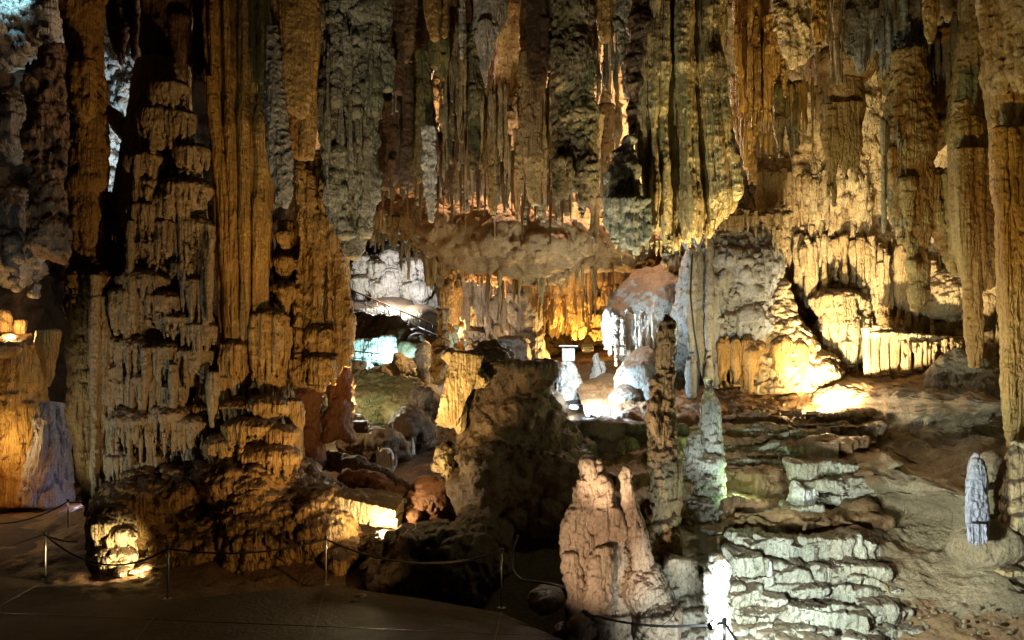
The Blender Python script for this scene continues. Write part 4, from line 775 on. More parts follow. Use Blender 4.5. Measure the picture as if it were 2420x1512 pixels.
curtain('row of mossy pointed drips hanging below the long golden stalactites', 1825, 1885, 200, 335, 18.6, 'olive', 7, 45, vox=.028, rs=11)
curtain('pale ragged curtain under the ceiling at upper right', 2070, 2180, -60, 115, 18.4, 'grey', 12, 20, vox=.03, rs=12)
rock('hanging_shield', [E(1990, 160, 19.5, 75, 50, 1.0), T([(1985, 180, 50), (1988, 240, 56), (1985, 300, 48), (1980, 360, 26)], 19.3, .7, 24)] + [T([(1955 + 14*i, 240, 8), (1956 + 14*i, 330, 7), (1957 + 14*i, (470, 490, 400, 430, 410, 440)[i] - 20, 4), (1957 + 14*i, (470, 490, 400, 430, 410, 440)[i], 1)], 18.8, 1, 10) for i in range(6)],
     'ochre', 'brown domed shield with long ribs hanging under it, upper right', 'shield', vox=.03, st=[LU(.1, 1), FL(.06, 3.5, .04), PO(.02, 8)])
rock('domed_ledges', [E(2140, 170, 19.2, 52, 34, .8), T([(2140, 175, 50), (2140, 225, 46), (2140, 260, 20)], 19.2, .8), E(2160, 320, 19, 68, 45, .9), E(2210, 110, 19, 60, 36, .8), T([(2210, 130, 40), (2225, 220, 24), (2230, 280, 6)], 19.2, .8)] + S(2138, 150, 50, 90, 19, 9, .3) + S(2210, 100, 50, 60, 18.8, 9, .3),
     'ochre', 'stacked brown domes below the ragged curtain, upper right', 'flowstone domes', vox=.033, st=[LU(.14, 1), ('tier', .08, .6, 3, .5), PO(.03, 7)])
rock('long_hanging_mass', [T([(2150, 120, 34), (2150, 220, 44), (2150, 290, 54), (2148, 350, 56), (2150, 430, 48), (2158, 520, 34), (2168, 600, 24), (2172, 680, 17), (2168, 735, 6)], 17.8, .7, 26), T([(2112, 350, 14), (2115, 450, 12), (2125, 540, 6), (2130, 580, 1)], 17.6), T([(2138, 420, 12), (2148, 540, 10), (2158, 640, 6)], 17.4), T([(2190, 400, 16), (2215, 520, 12), (2240, 620, 8), (2252, 655, 2)], 17.8)] +
     [T([(2212, 400, 14), (2222, 500, 12), (2228, 560, 6)], 17.9), T([(2252, 400, 12), (2256, 540, 11), (2258, 640, 8), (2260, 655, 3)], 17.6)],
     'ochre', 'long tapering rock mass hanging like a tusk at right', 'hanging rock', vox=.028, st=[LU(.1, 1), FL(.06, 3, .05), ('tier', .05, .8, 3, .5), PO(.03, 7)])
pr = [T([(2290, 280, 36), (2290, 350, 44), (2285, 450, 36), (2290, 600, 30), (2295, 700, 14)], 16.2, .7, 26), T([(2330, -80, 46), (2320, 120, 50), (2305, 250, 56), (2298, 330, 50)], 16.9, .7, 26), T([(2275, 240, 14), (2272, 330, 18), (2270, 420, 14)], 16.1)]
for u0, u1, w, e in ((2268, 2298, 9, 870), (2284, 2310, 9, 872), (2310, 2325, 10, 700), (2330, 2340, 9, 690), (2262, 2290, 8, 720), (2345, 2350, 8, 660)):
    pr.append(T([(u0, 350, w), ((u0+u1)/2, 560, w), (u1, e - 60, w*.7), (u1, e, 1)], 15.8, 1, 12))
rock('pleated_drapery', pr, 'ochre', 'pleated ochre drapery hanging to long points near the right edge', 'drapery', vox=.026, st=[LU(.06, 1), FL(.07, 3.4, .025), FL(.02, 8, .03), PO(.02, 9)])
pr = [T([(2400, 120, 60), (2398, 250, 56), (2400, 330, 44), (2395, 450, 40), (2395, 600, 34), (2398, 760, 24), (2400, 900, 18), (2402, 1060, 16)], 14.8, .8, 26)]
for u0, u1, w, e in ((2362, 2385, 11, 1020), (2385, 2402, 12, 1080), (2408, 2415, 11, 1090), (2430, 2430, 12, 1100)): pr.append(T([(u0, 300, w), ((u0+u1)/2, 520, w), (u1, 800, w*.8), (u1, e, w*.6)], 14.3, 1, 12))
rock('ribbed_column', pr, 'gold', 'tall ribbed column running down the right edge of the view', 'fluted column', vox=.026, st=[LU(.06, 1), FL(.07, 3.2, .025), FL(.02, 8, .03), PO(.02, 9)])
rock('lit_pillar', [T([(2330 + 26*i, -80, 13), (2334 + 26*i, 60, 13), (2342 + 24*i, 150, 11), (2350 + 24*i, 205 + 6*(i % 2), 8), (2352+24*i, 222, 3)], 14.6 - .15*i, .9, 14) for i in range(5)] + [T([(2390, -80, 60), (2395, 100, 56), (2400, 200, 40)], 15, .5, 20), T([(2385, 190, 40), (2392, 250, 58), (2396, 300, 52)], 15, .7)],
     'cream', 'pale ribbed pillar end in the top right corner', 'drapery', vox=.025, st=[LU(.08, 1.4), FL(.05, 3, .05), ('tier', .03, .4, 3, .5), PO(.03, 7)])
# bulging rocks of the right wall
rock('arched_boulder', [E(1730, 640, 22.3, 100, 125, 1.5), E(1690, 560, 22.5, 60, 50, 1.0), E(1670, 760, 22.6, 70, 130, 1.2), E(1760, 760, 22.4, 90, 100, 1.2)], 'bluegrey', 'round shaggy boulder under the arch, left of the glowing wall', 'boulder', vox=.04, st=[('lump', .2, .8, 4), ('tier', .13, .9, 3.8, 1.4), FL(.08, 3.6, .06), PO(.03, 6)])
curtain('row of pale drips along the arch over the shaggy boulder', 1690, 1840, 495, 545, 21.3, 'cream', 14, 12, vox=.03, rs=14)
curtain('blue grey fluted curtain on the left side of the shaggy boulder', 1620, 1700, 570, 880, 21.4, 'bluegrey', 9, 60, vox=.035, rs=15)
rock('hourglass_column', [T([(1838, 500, 26), (1845, 560, 16), (1850, 620, 7), (1850, 655, 5), (1850, 690, 14), (1848, 740, 34), (1845, 790, 62), (1850, 850, 84), (1850, 925, 92)], 21.6, .75, 30), E(1915, 880, 21.8, 60, 60, .9)], 'cream', 'hourglass shaped column where a stalactite meets a broad mound', 'column', vox=.033, st=[LU(.12, 1), ('tier', .1, .45, 3.2, .5), FL(.05, 4, .08), PO(.02, 8)])
curtain('short brown skirt along the foot of the wall left of the floodlight', 1700, 1930, 800, 925, 21.2, 'ochre', 20, 16, vox=.035, rs=16)
rock('lit_bulges', [E(1990, 730, 22.9, 62, 44, .6), E(2225, 700, 22.2, 52, 60, .7), E(1980, 830, 22.6, 40, 80, .5)] + S(1975, 690, 50, 110, 22.4, 9, .3), 'cream', 'brightly lit pale bulges low on the right wall', 'rock bulges', vox=.035, st=[LU(.14, 1), ('tier', .1, .7, 3, .5), FL(.06, 3.5), PO(.02, 8)])
for i, (u, w, v0, v1) in enumerate(((2050, 9, 800, 888), (2068, 11, 796, 890), (2090, 12, 800, 885), (2112, 11, 815, 885), (2141, 12, 818, 880), (2170, 9, 826, 872), (2190, 8, 826, 862), (2208, 7, 822, 855))):
    rock('small_column', [T([(u, v0 - 26, w*1.5), (u, v0 + 6, w), (u, v1 - 10, w*.9), (u, v1 + 4, w*1.2)], 20.9, .9, 14)], 'cream',
         'one of the small pale columns in the row at the back of the platform', 'small column', 'row of small columns', vox=.028, st=[LU(.04, 1.6), FL(.03, 5, .05)])
curtain('fine cream drips across the glowing wall, below the domed shield', 1880, 2085, 560, 690, 22.85, 'cream', 26, 45, vox=.032, w=5, rs=31)
curtain('fine cream drips across the glowing wall, behind the tusk shaped rock', 2060, 2290, 600, 770, 22.5, 'cream', 28, 40, vox=.032, w=5, rs=32)
curtain('upper patch of cream drips between the golden stalactite and the shield', 1790, 1960, 400, 520, 22.65, 'cream', 20, 45, vox=.032, w=5, rs=33)
curtain('warm drips over the row of small columns', 1930, 2060, 740, 880, 22.3, 'cream', 16, 20, vox=.03, w=5, rs=34)
rock('stage_roof', [E(2090, 790, 21, 52, 16, .4), X(2180, 805, 21.1, 80, 12, .4, (0, 4, 0), .1)], 'cream', 'pale lip of rock over the row of small columns', 'rock lip', vox=.035, st=[LU(.12, 1.2), FL(.05, 4), PO(.02, 8)])
rock('platform_rock', [E(1985, 950, 20.4, 62, 34, .8), E(2060, 945, 20.6, 90, 36, .9), E(2030, 985, 19.6, 110, 22, .7)], 'slope', 'low swelling rock blazing white beside the floodlight', 'rock', vox=.03, st=[('lump', .1, 1.2, 4), ('ridge', .05, 3), PO(.02, 7)])
rock('slope_boulder', [E(2270, 920, 18.5, 62, 90, 1.0), E(2330, 960, 17.6, 60, 80, .8)], 'slope', 'rough brown boulder at the head of the right slope', 'boulder', vox=.035, st=[('lump', .18, .9, 4), ('ridge', .1, 2), PO(.04, 6)])
sc_ = []; RR = random.Random(5)
for r in range(11):
    v_ = 1092 + 17*r; hw = float(np.interp(v_, [1075, 1100, 1140, 1200, 1250, 1290], [6, 15, 22, 27, 26, 16]))
    for k in range(7):
        a_ = math.pi*(.06 + .88*(k + RR.uniform(.2, .8))/7); u_ = 2309 + hw*math.cos(a_); d_k = 12.3 - hw/F*12.5*.8*math.sin(a_)
        sc_.append(T([(u_, v_ - 8, 3.5), (u_ + RR.uniform(-1, 1), v_ + 3, 4.5), (u_, v_ + RR.uniform(10, 19), .8)], d_k + .01, 1, 8, .03))
rock('rock_bank', [E(2335, 1290, 12.75, 70, 60, .5), E(2345, 1200, 13.2, 50, 130, .45)], 'slope', 'rounded bank of rock that the lilac white stalagmite grows from', 'rock bank', vox=.028, st=[('lump', .12, 1.1, 5), ('ridge', .04, 2.5)])
rock('lilac_stalagmite', [T([(2306, 1070, 6), (2306, 1084, 13), (2307, 1120, 20), (2310, 1200, 26), (2312, 1245, 25), (2312, 1280, 15)], 12.3, .8)] + sc_ + [T([(2288 + 8*i, 1235, 6), (2290+8*i, 1275, 4), (2291 + 8*i, 1298 - 4*abs(i-2), 1)], 12.1, 1, 8) for i in range(6)], 'lilac', 'fat lilac white scaly stalagmite on the right slope', 'stalagmite', vox=.015, st=[LU(.03, 1.5), ('pop', .01, 12)])
rock('slope_column', [T([(2408, 1040, 16), (2404, 1150, 24), (2400, 1260, 30), (2396, 1340, 34), (2400, 1440, 46), (2410, 1560, 60)], 12.6, .9, 24)] + S(2392, 1330, 34, 50, 12.4), 'cream', 'pale scaly column foot at the lower right edge', 'column', vox=.024, st=[LU(.06, 1.4), ('tier', .06, .3, 4, .6), FL(.03, 5), PO(.02, 8)])
rock('dark_fin', [T([(2385, 1080, 8), (2372, 1150, 14), (2362, 1250, 16), (2352, 1330, 20)], 13.2, .8)], 'umber', 'dark upright fold of rock behind the lilac stalagmite', 'rock fold', vox=.028, st=[LU(.06, 1.4), ('ridge', .05, 3)])

# ================================================================ STALAGMITES in front of the terraces
rock('tall_stalagmite', [T([(1578, 742, 3), (1578, 756, 11), (1574, 800, 15), (1570, 880, 19), (1562, 950, 26), (1562, 1000, 30), (1566, 1050, 29), (1572, 1150, 33), (1576, 1250, 30), (1574, 1320, 34), (1572, 1420, 44)], 13.8, .9, 30), T([(1556, 930, 4), (1546, 950, 10), (1545, 990, 12), (1552, 1030, 8)], 13.6)],
     'cream', 'tallest stalagmite, a slim banded pillar before the terraces', 'stalagmite', vox=.02, st=[LU(.06, 1.8), ('tier', .05, .34, 6, 1.5), ('ridge', .04, 4), FL(.02, 6), PO(.014, 9)])
rock('pale_stalagmite', [T([(1672, 895, 5), (1674, 912, 14), (1678, 960, 21), (1682, 1040, 22), (1678, 1080, 26), (1672, 1150, 34), (1660, 1200, 44), (1655, 1250, 48), (1652, 1300, 50)], 15.2, .85, 28), T([(1646, 1025, 8), (1642, 1060, 22), (1640, 1120, 24)], 15)] + [t for q in ((1662, 1070, 36, 90), (1655, 1170, 46, 90)) for t in S(*q, 15.0, 8, .5, .8)],
     'pale', 'second tallest stalagmite, pale and knobbly, right of the slim banded one', 'stalagmite', vox=.022, st=[LU(.09, 1.6), ('tier', .045, .3, 5.5, 1.1), ('ridge', .03, 4.5), PO(.015, 8)])
rock('stalagmite_cluster', [T([(1398, 1088, 16), (1400, 1110, 26), (1406, 1180, 30), (1408, 1260, 36), (1398, 1340, 46)], 12.8, .8, 24), T([(1372, 1190, 18), (1362, 1240, 28), (1368, 1320, 32), (1390, 1400, 34)], 12.7, .8), E(1455, 1262, 12.75, 40, 30, .3), T([(1440, 1262, 26), (1446, 1330, 50), (1460, 1420, 68), (1475, 1530, 84)], 12.7, .7, 28), T([(1425, 1290, 22), (1416, 1380, 24), (1420, 1450, 28)], 12.35, .8), T([(1345, 1310, 8), (1352, 1350, 20), (1362, 1420, 24), (1372, 1500, 28)], 12.5), E(1530, 1400, 12.4, 50, 70, .4), E(1560, 1470, 12.2, 50, 60, .4)] + [T([(1420, 1122, 6), (1424, 1140, 16), (1430, 1190, 22), (1436, 1260, 28), (1440, 1330, 30)], 12.6, .8), T([(1378, 1130, 5), (1380, 1150, 14), (1376, 1210, 20), (1380, 1290, 28)], 12.7, .8), T([(1452, 1190, 4), (1454, 1210, 11), (1458, 1270, 18)], 12.5, .8)],
     'pinkish', 'cluster of stout peach coloured stalagmites in the foreground', 'stalagmites', vox=.02, st=[LU(.06, 1.5), ('ridge', .07, 2.6, .5), ('tier', .035, .3, 6, 1.5), FL(.035, 5), ('ridge', .02, 7), PO(.014, 9)])
rock('finger_stalagmite', [T([(1478, 1102, 5), (1478, 1115, 13), (1486, 1170, 16), (1500, 1230, 18), (1514, 1300, 21), (1524, 1370, 25)], 12.3, .85, 24)], 'pinkish', 'finger shaped stalagmite leaning at the right of the peach cluster', 'stalagmite', vox=.018, st=[LU(.035, 2), ('tier', .025, .25, 6, 1), ('ridge', .02, 5), PO(.012, 10)])
rock('white_stalagmite', [T([(1693, 1312, 12), (1696, 1324, 21), (1700, 1365, 23), (1690, 1410, 23), (1697, 1480, 27), (1700, 1560, 36)], 11.3, .9, 24), T([(1672, 1352, 4), (1674, 1372, 8), (1678, 1420, 12)], 11.2)], 'pale', 'short blazing white stalagmite right in front of the floodlight', 'stalagmite', vox=.015, st=[LU(.035, 2.4), ('ridge', .03, 4), ('tier', .03, .22, 6, .9), PO(.012, 9)])
rock('flowstone_mass', [T([(1620, 1320, 30), (1610, 1380, 46), (1615, 1450, 60), (1620, 1560, 80)], 12.5, .7, 26)], 'terrace', 'white lit flowstone mass between the tall stalagmite and the front one', 'flowstone', vox=.02, st=[LU(.1, 1.6), ('ridge', .06, 3), ('tier', .05, .22, 4, .5), PO(.015, 9)])
for q, lb_ in (((1330, 1490, 12.3, 20, 14, .25), 'smallest rounded stone at the foot of the peach cluster'), ((1365, 1480, 12, 24, 26, .25), 'rounded stone touching the foot of the peach cluster'), ((1290, 1420, 13, 40, 30, .5), 'largest rounded stone left of the peach cluster')):
    rock('stone', [E(*q)], 'darkrock', lb_, 'stone', 'rounded stones by the peach cluster', vox=.025, st=[('lump', .06, 1.8, 4), ('ridge', .03, 3)])

rock('brown_hump', [E(1980, 1062, 17.5, 90, 34, .6), E(2035, 1082, 17.3, 44, 40, .5)], 'platform', 'smooth brown hump lying across the upper terraces', 'rock hump', vox=.03, st=[('lump', .1, 1.2, 4), ('ridge', .04, 2.5)])
rock('brown_hump', [X(1900, 1240, 14.9, 170, 26, .4, (0, 0, 0), .1), E(2030, 1225, 15.1, 46, 44, .5), E(2020, 1290, 14.1, 26, 50, .3), E(1760, 1222, 15.2, 50, 22, .35)], 'platform', 'long brown shelf of rock just above the tallest white step', 'rock shelf', vox=.026, st=[('lump', .1, 1.3, 4), ('ridge', .06, 2.5)])
rock('brown_hump', [E(1775, 1150, 16.2, 75, 26, .5), E(1725, 1235, 15.0, 46, 30, .35), E(1705, 1290, 14.2, 42, 30, .3), E(1745, 1300, 13.8, 14, 26, .2)], 'platform', 'brown hump beside the second tallest stalagmite', 'rock hump', vox=.028, st=[('lump', .1, 1.3, 4), ('ridge', .05, 2.5)])
rock('pale_block', [X(1900, 1174, 15.4, 24, 22, .18, (0, 15, 20), .1), E(1912, 1178, 15.4, 18, 18, .15)], 'white', 'single pale block of stone on the middle terraces', 'stone block', vox=.02, st=[('lump', .05, 2, 4), ('ridge', .03, 4)])
steps = empty('flowstone_steps', P(1900, 1400, 13), 'flight of irregular white flowstone slabs climbing toward the platform', 'flowstone steps')
def step(u0, u1, v0, v1, dr=0., back=.5, n=0, tilt=0):
    um, vm = (u0+u1)/2, (v0+v1)/2; zt = lambda d: CH + (CV - v1)/F*d
    d = 14.
    for _ in range(30): d = .5*d + .5*float(Yt(np.array((um - CU)/F*d), np.array(CH + (CV - vm)/F*d)))
    d = d - .24 + dr; L = []; R = random.Random(int(u0*7 + v0)); m = max(int((u1-u0)/48), 1)
    for k in range(m):
        a, c_ = u0 + (u1-u0)*k/m, u0 + (u1-u0)*(k+1)/m
        L.append(X((a+c_)/2, vm + tilt*((k+.5)/m - .5) + R.uniform(-2.5, 2.5), d + back*.5 + R.uniform(-.07, .07), (c_-a)/2*1.5, (v1-v0)/2*R.uniform(.8, 1.1), back*.5, (R.uniform(-5, 12), R.uniform(-5, 5), R.uniform(-12, 12)), .09))
    for k in range(int((u1-u0)/5) if n else 0):
        u = u0 + (u1-u0)*(k + R.random())/int((u1-u0)/5)
        L.append(T([(u, v0 + 4, 2.5), (u, vm, 3.2), (u, v1 + R.uniform(-3, 7), 1.2)], d - .02, 1.2, 8, .05))
    rock('step', L, 'terrace', parent=steps, vox=.02, st=[('lump', .08, 1.4, 5), ('ridge', .05, 2.6), ('flute', .02, 6, .08), ('pop', .014, 9)])
for q in ((1752, 1900, 1266, 1346, 0, .7, 0, 4), (1895, 2012, 1268, 1352, -.03, .6, 1, 2), (1828, 2022, 1332, 1376, -.12, .6, 0, 4), (1728, 1832, 1312, 1378, -.05, .6, 0, 8), (2014, 2078, 1331, 1363, -.1, .5, 0, 0),
          (1826, 2135, 1378, 1400, -.2, .6, 0, 6), (1728, 1830, 1384, 1424, -.2, .6, 0, 0), (1700, 1930, 1428, 1466, -.28, .6, 0, 2), (1925, 2112, 1426, 1464, -.24, .6, 1, 2), (1730, 2150, 1474, 1500, -.34, .6, 0, 6), (1700, 2060, 1506, 1540, -.45, .6, 0, 0),
          (1606, 1690, 1330, 1356, -.1, .5, 0, 4), (1612, 1730, 1364, 1392, -.15, .5, 0, 6), (1604, 1700, 1400, 1428, -.2, .5, 0, 0), (1610, 1700, 1436, 1470, -.3, .5, 0, 4), (1600, 1720, 1478, 1530, -.4, .5, 0, 0),
          (1885, 2070, 1094, 1126, -.1, .5, 1, 6), (1935, 2080, 1134, 1156, -.05, .5, 0, 2), (1925, 2080, 1164, 1186, -.05, .5, 1, -4), (1760, 1925, 1200, 1226, -.1, .5, 0, -14),
          (1760, 1935, 1019, 1036, -.05, .5, 1, 6), (1712, 1880, 1056, 1076, -.05, .5, 0, 4), (1712, 1865, 1084, 1102, -.05, .5, 0, 4), (1900, 1975, 998, 1016, -.05, .5, 0, 6), (1712, 1780, 1112, 1134, 0, .5, 0, 2)):
    step(*q)
rock('thin_stalagmite', [T([(1820, 1326, 4), (1820, 1340, 7), (1822, 1395, 9)], 12.85, 1, 12)], 'white', 'stubby little stalagmite on the tallest white step', 'stalagmite', vox=.015, st=[LU(.03, 3)])
fringe('slim grey stalactite in the cluster at the upper right ceiling', 'grey cluster at the upper right', [(1990, 60), (2060, 90), (2180, 110), (2290, 150)], 18.2, 24, 30, 80, 'grey', .8, .4, 41)
fringe('slim golden stalactite in the row left of the domed shield', 'golden row left of the shield', [(1800, 190), (1850, 215), (1930, 225)], 18.6, 18, 60, 120, 'gold', .9, .4, 42)
fringe('small cream drip at the edge of the arch over the shaggy boulder', 'drips over the arch', [(1680, 520), (1740, 500), (1800, 515), (1845, 560)], 21.2, 18, 20, 55, 'cream', .9, .25, 43)
fringe('small drip hanging in front of the row of small columns', 'drips before the small columns', [(2130, 815), (2200, 815), (2275, 800)], 20.7, 16, 18, 45, 'cream', .8, .2, 44)
fringe('thin drip under the domes at the upper right', 'drips under the domes', [(2090, 250), (2150, 270), (2215, 240), (2280, 190)], 18.3, 16, 25, 60, 'ochre', .8, .3, 45)
fringe('fine spike in the ragged lower edge of the hanging forest', 'spikes of the hanging forest', [(895, 390), (960, 420), (1040, 440), (1120, 400), (1230, 440), (1310, 450)], 19.3, 30, 40, 110, 'brown', .8, .9, 46)
fringe('pale fine spike among the central stalactites', 'pale spikes of the hanging forest', [(1060, 300), (1140, 380), (1230, 330), (1300, 400), (1420, 420)], 19.0, 20, 60, 140, 'pinkish', .8, .8, 47)
fringe('tiny drip along the foot of the giant drapery', 'drips of the giant drapery', [(1450, 560), (1500, 580), (1560, 575), (1620, 570), (1700, 520)], 15.8, 18, 12, 34, 'drape', .6, .2, 48)
fringe('fine drip hanging off the back curtains', 'drips of the back curtains', [(1240, 680), (1300, 720), (1400, 700), (1500, 680), (1560, 660)], 28.8, 24, 20, 70, 'ochre', 1.2, .5, 49)
for (ua, va), (ub, vb) in (((107, 1372), (-120, 1500)), ((395, 1421), (250, 1600)), ((770, 1383), (700, 1650)), ((1185, 1448), (1120, 1700)), ((-200, 1440), (1230, 1500))):
    A_, B_ = G(ua, va), G(ub, vb); dx_, dy_ = B_[0]-A_[0], B_[1]-A_[1]; L_ = math.hypot(dx_, dy_)
    put('walkway_joint', raw_mesh(*box(((A_[0]+B_[0])/2, (A_[1]+B_[1])/2, .002), (L_, .018, .006), (0, 0, math.atan2(dy_, dx_)))), 'black', kind='structure', smooth=False)
# round lamps let into the walkway
for u_, v_, lb_ in ((851, 1408, 'larger round metal floor lamp sunk in the walkway'), (835, 1421, 'smaller round metal floor lamp sunk in the walkway')):
    x_, y_ = G(u_, v_); r_ = .11 if u_ > 840 else .08
    e = empty('floor_lamp', (x_, y_, 0), lb_, 'floor lamp')
    put('ring', raw_mesh(*tube([(x_, y_, .0, r_, r_), (x_, y_, .012, r_, r_)], 24, 1)), 'steel', parent=e)
    put('glass', raw_mesh(*tube([(x_, y_, .012, r_*.7, r_*.7), (x_, y_, .016, r_*.7, r_*.7)], 24, 1)), 'cable', parent=e)
# ================================================================ SMALL THINGS
def cyl(a, b, r, seg=10): return tube([(*a, r, r), (*b, r, r)], seg, 1.0)
def hz(a, b, r, seg=8):
    a = np.array(a, float); b = np.array(b, float); m = (a+b)/2
    return tube([(*a, r, r), (*m, r, r), (*b, r, r)], seg, .2)
posts = {}
def post(u, vb, vt, lb, z=0):
    d = (CH - z)*F/(vb - CV); x = (u - CU)/F*d; h = (vb - vt)/F*d
    e = empty('barrier_post', (x, d, z), lb, 'barrier post', 'posts of the rope barrier')
    put('pole', raw_mesh(*cyl((x, d, z), (x, d, z + h), .02)), 'steel', parent=e)
    put('base_plate', raw_mesh(*cyl((x, d, z), (x, d, z + .012), .07, 20)), 'steel', parent=e)
    put('cap', raw_mesh(*join([ell((x, d, z + h + .01), (.032, .032, .03), nu=12, nv=8), cyl((x, d, z+h-.05), (x, d, z+h-.01), .03)])), 'black', parent=e)
    return Vector((x, d, z + h - .03))
p1 = post(107, 1368, 1260, 'steel barrier post farthest left, at the bend of the path')
p2 = post(397, 1415, 1292, 'steel barrier post just right of the lit flowstone foot')
p3 = post(770, 1382, 1270, 'steel barrier post in front of the rock mound, near its right end')
p4 = post(1185, 1437, 1300, 'steel barrier post beside the black pit')
p5 = post(161, 1257, 1182, 'steel barrier post on the path behind, in front of the violet mound', -.02)
p6 = post(1712, 1600, 1466, 'steel barrier post at the lower edge beside the front floodlight', -.1)
def rope(a, b, sag, lb, n=28, r=.018):
    pts = []
    for i in range(n + 1):
        t = i/n; q = a.lerp(b, t); q.z -= sag*4*t*(1-t); pts.append((*q, r, r))
    V = []; seg = 8
    pts = np.array(pts); out = []
    me = raw_mesh(*tube(pts, seg, .05)); displace(me, [('lump', .004, 18, 2)], 2)
    return put('barrier_rope', me, 'rope', lb, 'rope', 'ropes of the barrier')
rope(p1, p2, .42, 'black rope sagging in front of the lit flowstone foot')
rope(p2, p3, .16, 'black rope across the front of the rock mound')
rope(p3, p4, .30, 'black rope sagging in front of the low dark rocks')
rope(p1, P(205, 1273, 19.5), .1, 'short black rope running back from the leftmost post to the slim column')
rope(P(-40, 1236, 21), p5, .2, 'black rope on the path behind, left of its post')
rope(p5, P(205, 1182, 22), .05, 'black rope on the path behind, right of its post')
rope(P(1352, 1437, 12.6), p6, .14, 'black rope sagging in front of the peach stalagmites')
rope(p6, Vector((p6.x + .45, p6.y - .5, -.05)), .02, 'black rope dropping away to the right from the lowest post', 12)

def flood(lb, at, aim, s, warm=True, on=True):
    c = P(*at); q = (P(*aim) - c).normalized(); R = q.to_track_quat('-Z', 'Y').to_matrix().to_4x4(); M = Matrix.Translation(c) @ R
    e = empty('floodlight', c, lb, 'floodlight')
    def mk(n, sh, mat, **k):
        me = raw_mesh(*sh); me.transform(M); return put(n, me, mat, parent=e, smooth=False, **k)
    mk('housing', join([box((0, 0, s*.35), (s*1.5, s, s*.5)), box((0, 0, s*.7), (s*1.1, s*.7, s*.25)), box((0, s*.52, 0), (s*1.6, s*.05, s*.3)), box((0, -s*.52, 0), (s*1.6, s*.05, s*.3))]), 'black')
    mk('lens', box((0, 0, s*.09), (s*1.3, s*.8, .01)), ('lens_warm' if warm else 'lens_cool') if on else 'black')
    mk('bracket', join([box((s*.85, 0, s*.3), (s*.06, s*.2, s*.9)), box((-s*.85, 0, s*.3), (s*.06, s*.2, s*.9)), box((0, 0, s*.78), (s*1.76, s*.2, s*.05))]), 'steel')
    return e
flood('small black floodlight on the platform below the blazing rock', (1925, 984, 19.3), (2000, 900, 21), .22)
flood('floodlight clamped to the lowest post, shining on the white stalagmite', (1688, 1476, 9.75), (1900, 1400, 9.2), .085, False)
flood('square floodlight standing on the rocks at the left of the gully', (850, 1008, 20.5), (900, 960, 26), .28, True, False)
flood('small floodlight on the back ledge by the yellow curtain', (1388, 820, 30.5), (1370, 700, 33), .25, True, False)
flood('low wide lamp box lying on the dark ledge', (1482, 1022, 19.0), (1480, 960, 24), .24, False, False)

# lamp tripod and cases on the dark ledge
def tripod():
    c = P(1268, 1030, 20.2); e = empty('tripod', c, 'black lamp tripod standing on the ledge by the central boulder', 'tripod')
    top = c + Vector((0, 0, .62))
    for a in (90, 215, 330):
        r = math.radians(a); put('leg', raw_mesh(*hz(top - Vector((0, 0, .15)), c + Vector((.22*math.cos(r), .22*math.sin(r), -.02)), .012)), 'black', parent=e)
    put('pole', raw_mesh(*cyl(top - Vector((0, 0, .35)), top + Vector((0, 0, .22)), .014)), 'black', parent=e)
    put('head', raw_mesh(*box(top + Vector((.03, 0, .26)), (.34, .08, .05), (0, -.35, 0))), 'black', parent=e, smooth=False)
tripod()
def case(lb, at, s, mat, name='lamp_case'):
    c = P(*at); e = empty(name, c, lb, 'case')
    put('box', raw_mesh(*join([box(c + Vector((0, 0, s[2]/2)), s), box(c + Vector((0, 0, s[2] + .01)), (s[0]*1.03, s[1]*1.03, .02))])), mat, parent=e, smooth=False)
    put('handle', raw_mesh(*hz(c + Vector((-s[0]*.2, -s[1]/2 - .02, s[2]*.6)), c + Vector((s[0]*.2, -s[1]/2 - .02, s[2]*.6)), .012)), 'steel', parent=e)
    put('corner', raw_mesh(*join([box(c + Vector((q*s[0]*.49, -s[1]*.49, s[2]*.5)), (.04, .04, s[2]*1.02)) for q in (-1, 1)])), 'steel', parent=e, smooth=False)
case('long black case lying beside the tripod', (1311, 998, 20.4), (.48, .3, .2), 'black')
def cable_coil():
    c = P(1378, 968, 22.6); L = []
    for k in range(7):
        r = .36 + .035*k; pts = []
        for i in range(33):
            a = 2*math.pi*i/32; pts.append((c.x + (r + .02*math.sin(3*a + k))*math.cos(a), c.y + (r*.8)*math.sin(a), c.z + .02 + .018*k + .16*(.5+.5*math.sin(a + .3)), .014, .014))
        p = np.array(pts); V = []
        Fc = []
        for i in range(33):
            t = p[(i+1) % 33, :3] - p[i-1, :3]; t /= np.linalg.norm(t) + 1e-9; a1 = np.cross(t, (0, 0, 1)); a2 = np.cross(a1, t)
            for j in range(6):
                b = 2*math.pi*j/6; V.append(p[i, :3] + .014*(math.cos(b)*a1 + math.sin(b)*a2))
        for i in range(32):
            for j in range(6): q = (j+1) % 6; Fc.append((i*6+j, i*6+q, (i+1)*6+q, (i+1)*6+j))
        L.append((np.array(V), Fc))
    put('cable_coil', raw_mesh(*join(L)), 'cable', 'coil of black cable on the ledge by the white mound', 'cable coil')
cable_coil()
c = P(1360, 968, 22.3)
e = empty('lamp_box', c, 'small glowing white lamp box resting on the cable coil', 'lamp')
put('housing', raw_mesh(*box(c + Vector((0, 0, .08)), (.34, .22, .12), (.1, 0, .2))), 'whitepaint', parent=e, smooth=False)
put('lens', raw_mesh(*box(c + Vector((-.1, -.12, .09)), (.1, .02, .08), (.1, 0, .2))), 'lens_cool', parent=e, smooth=False)
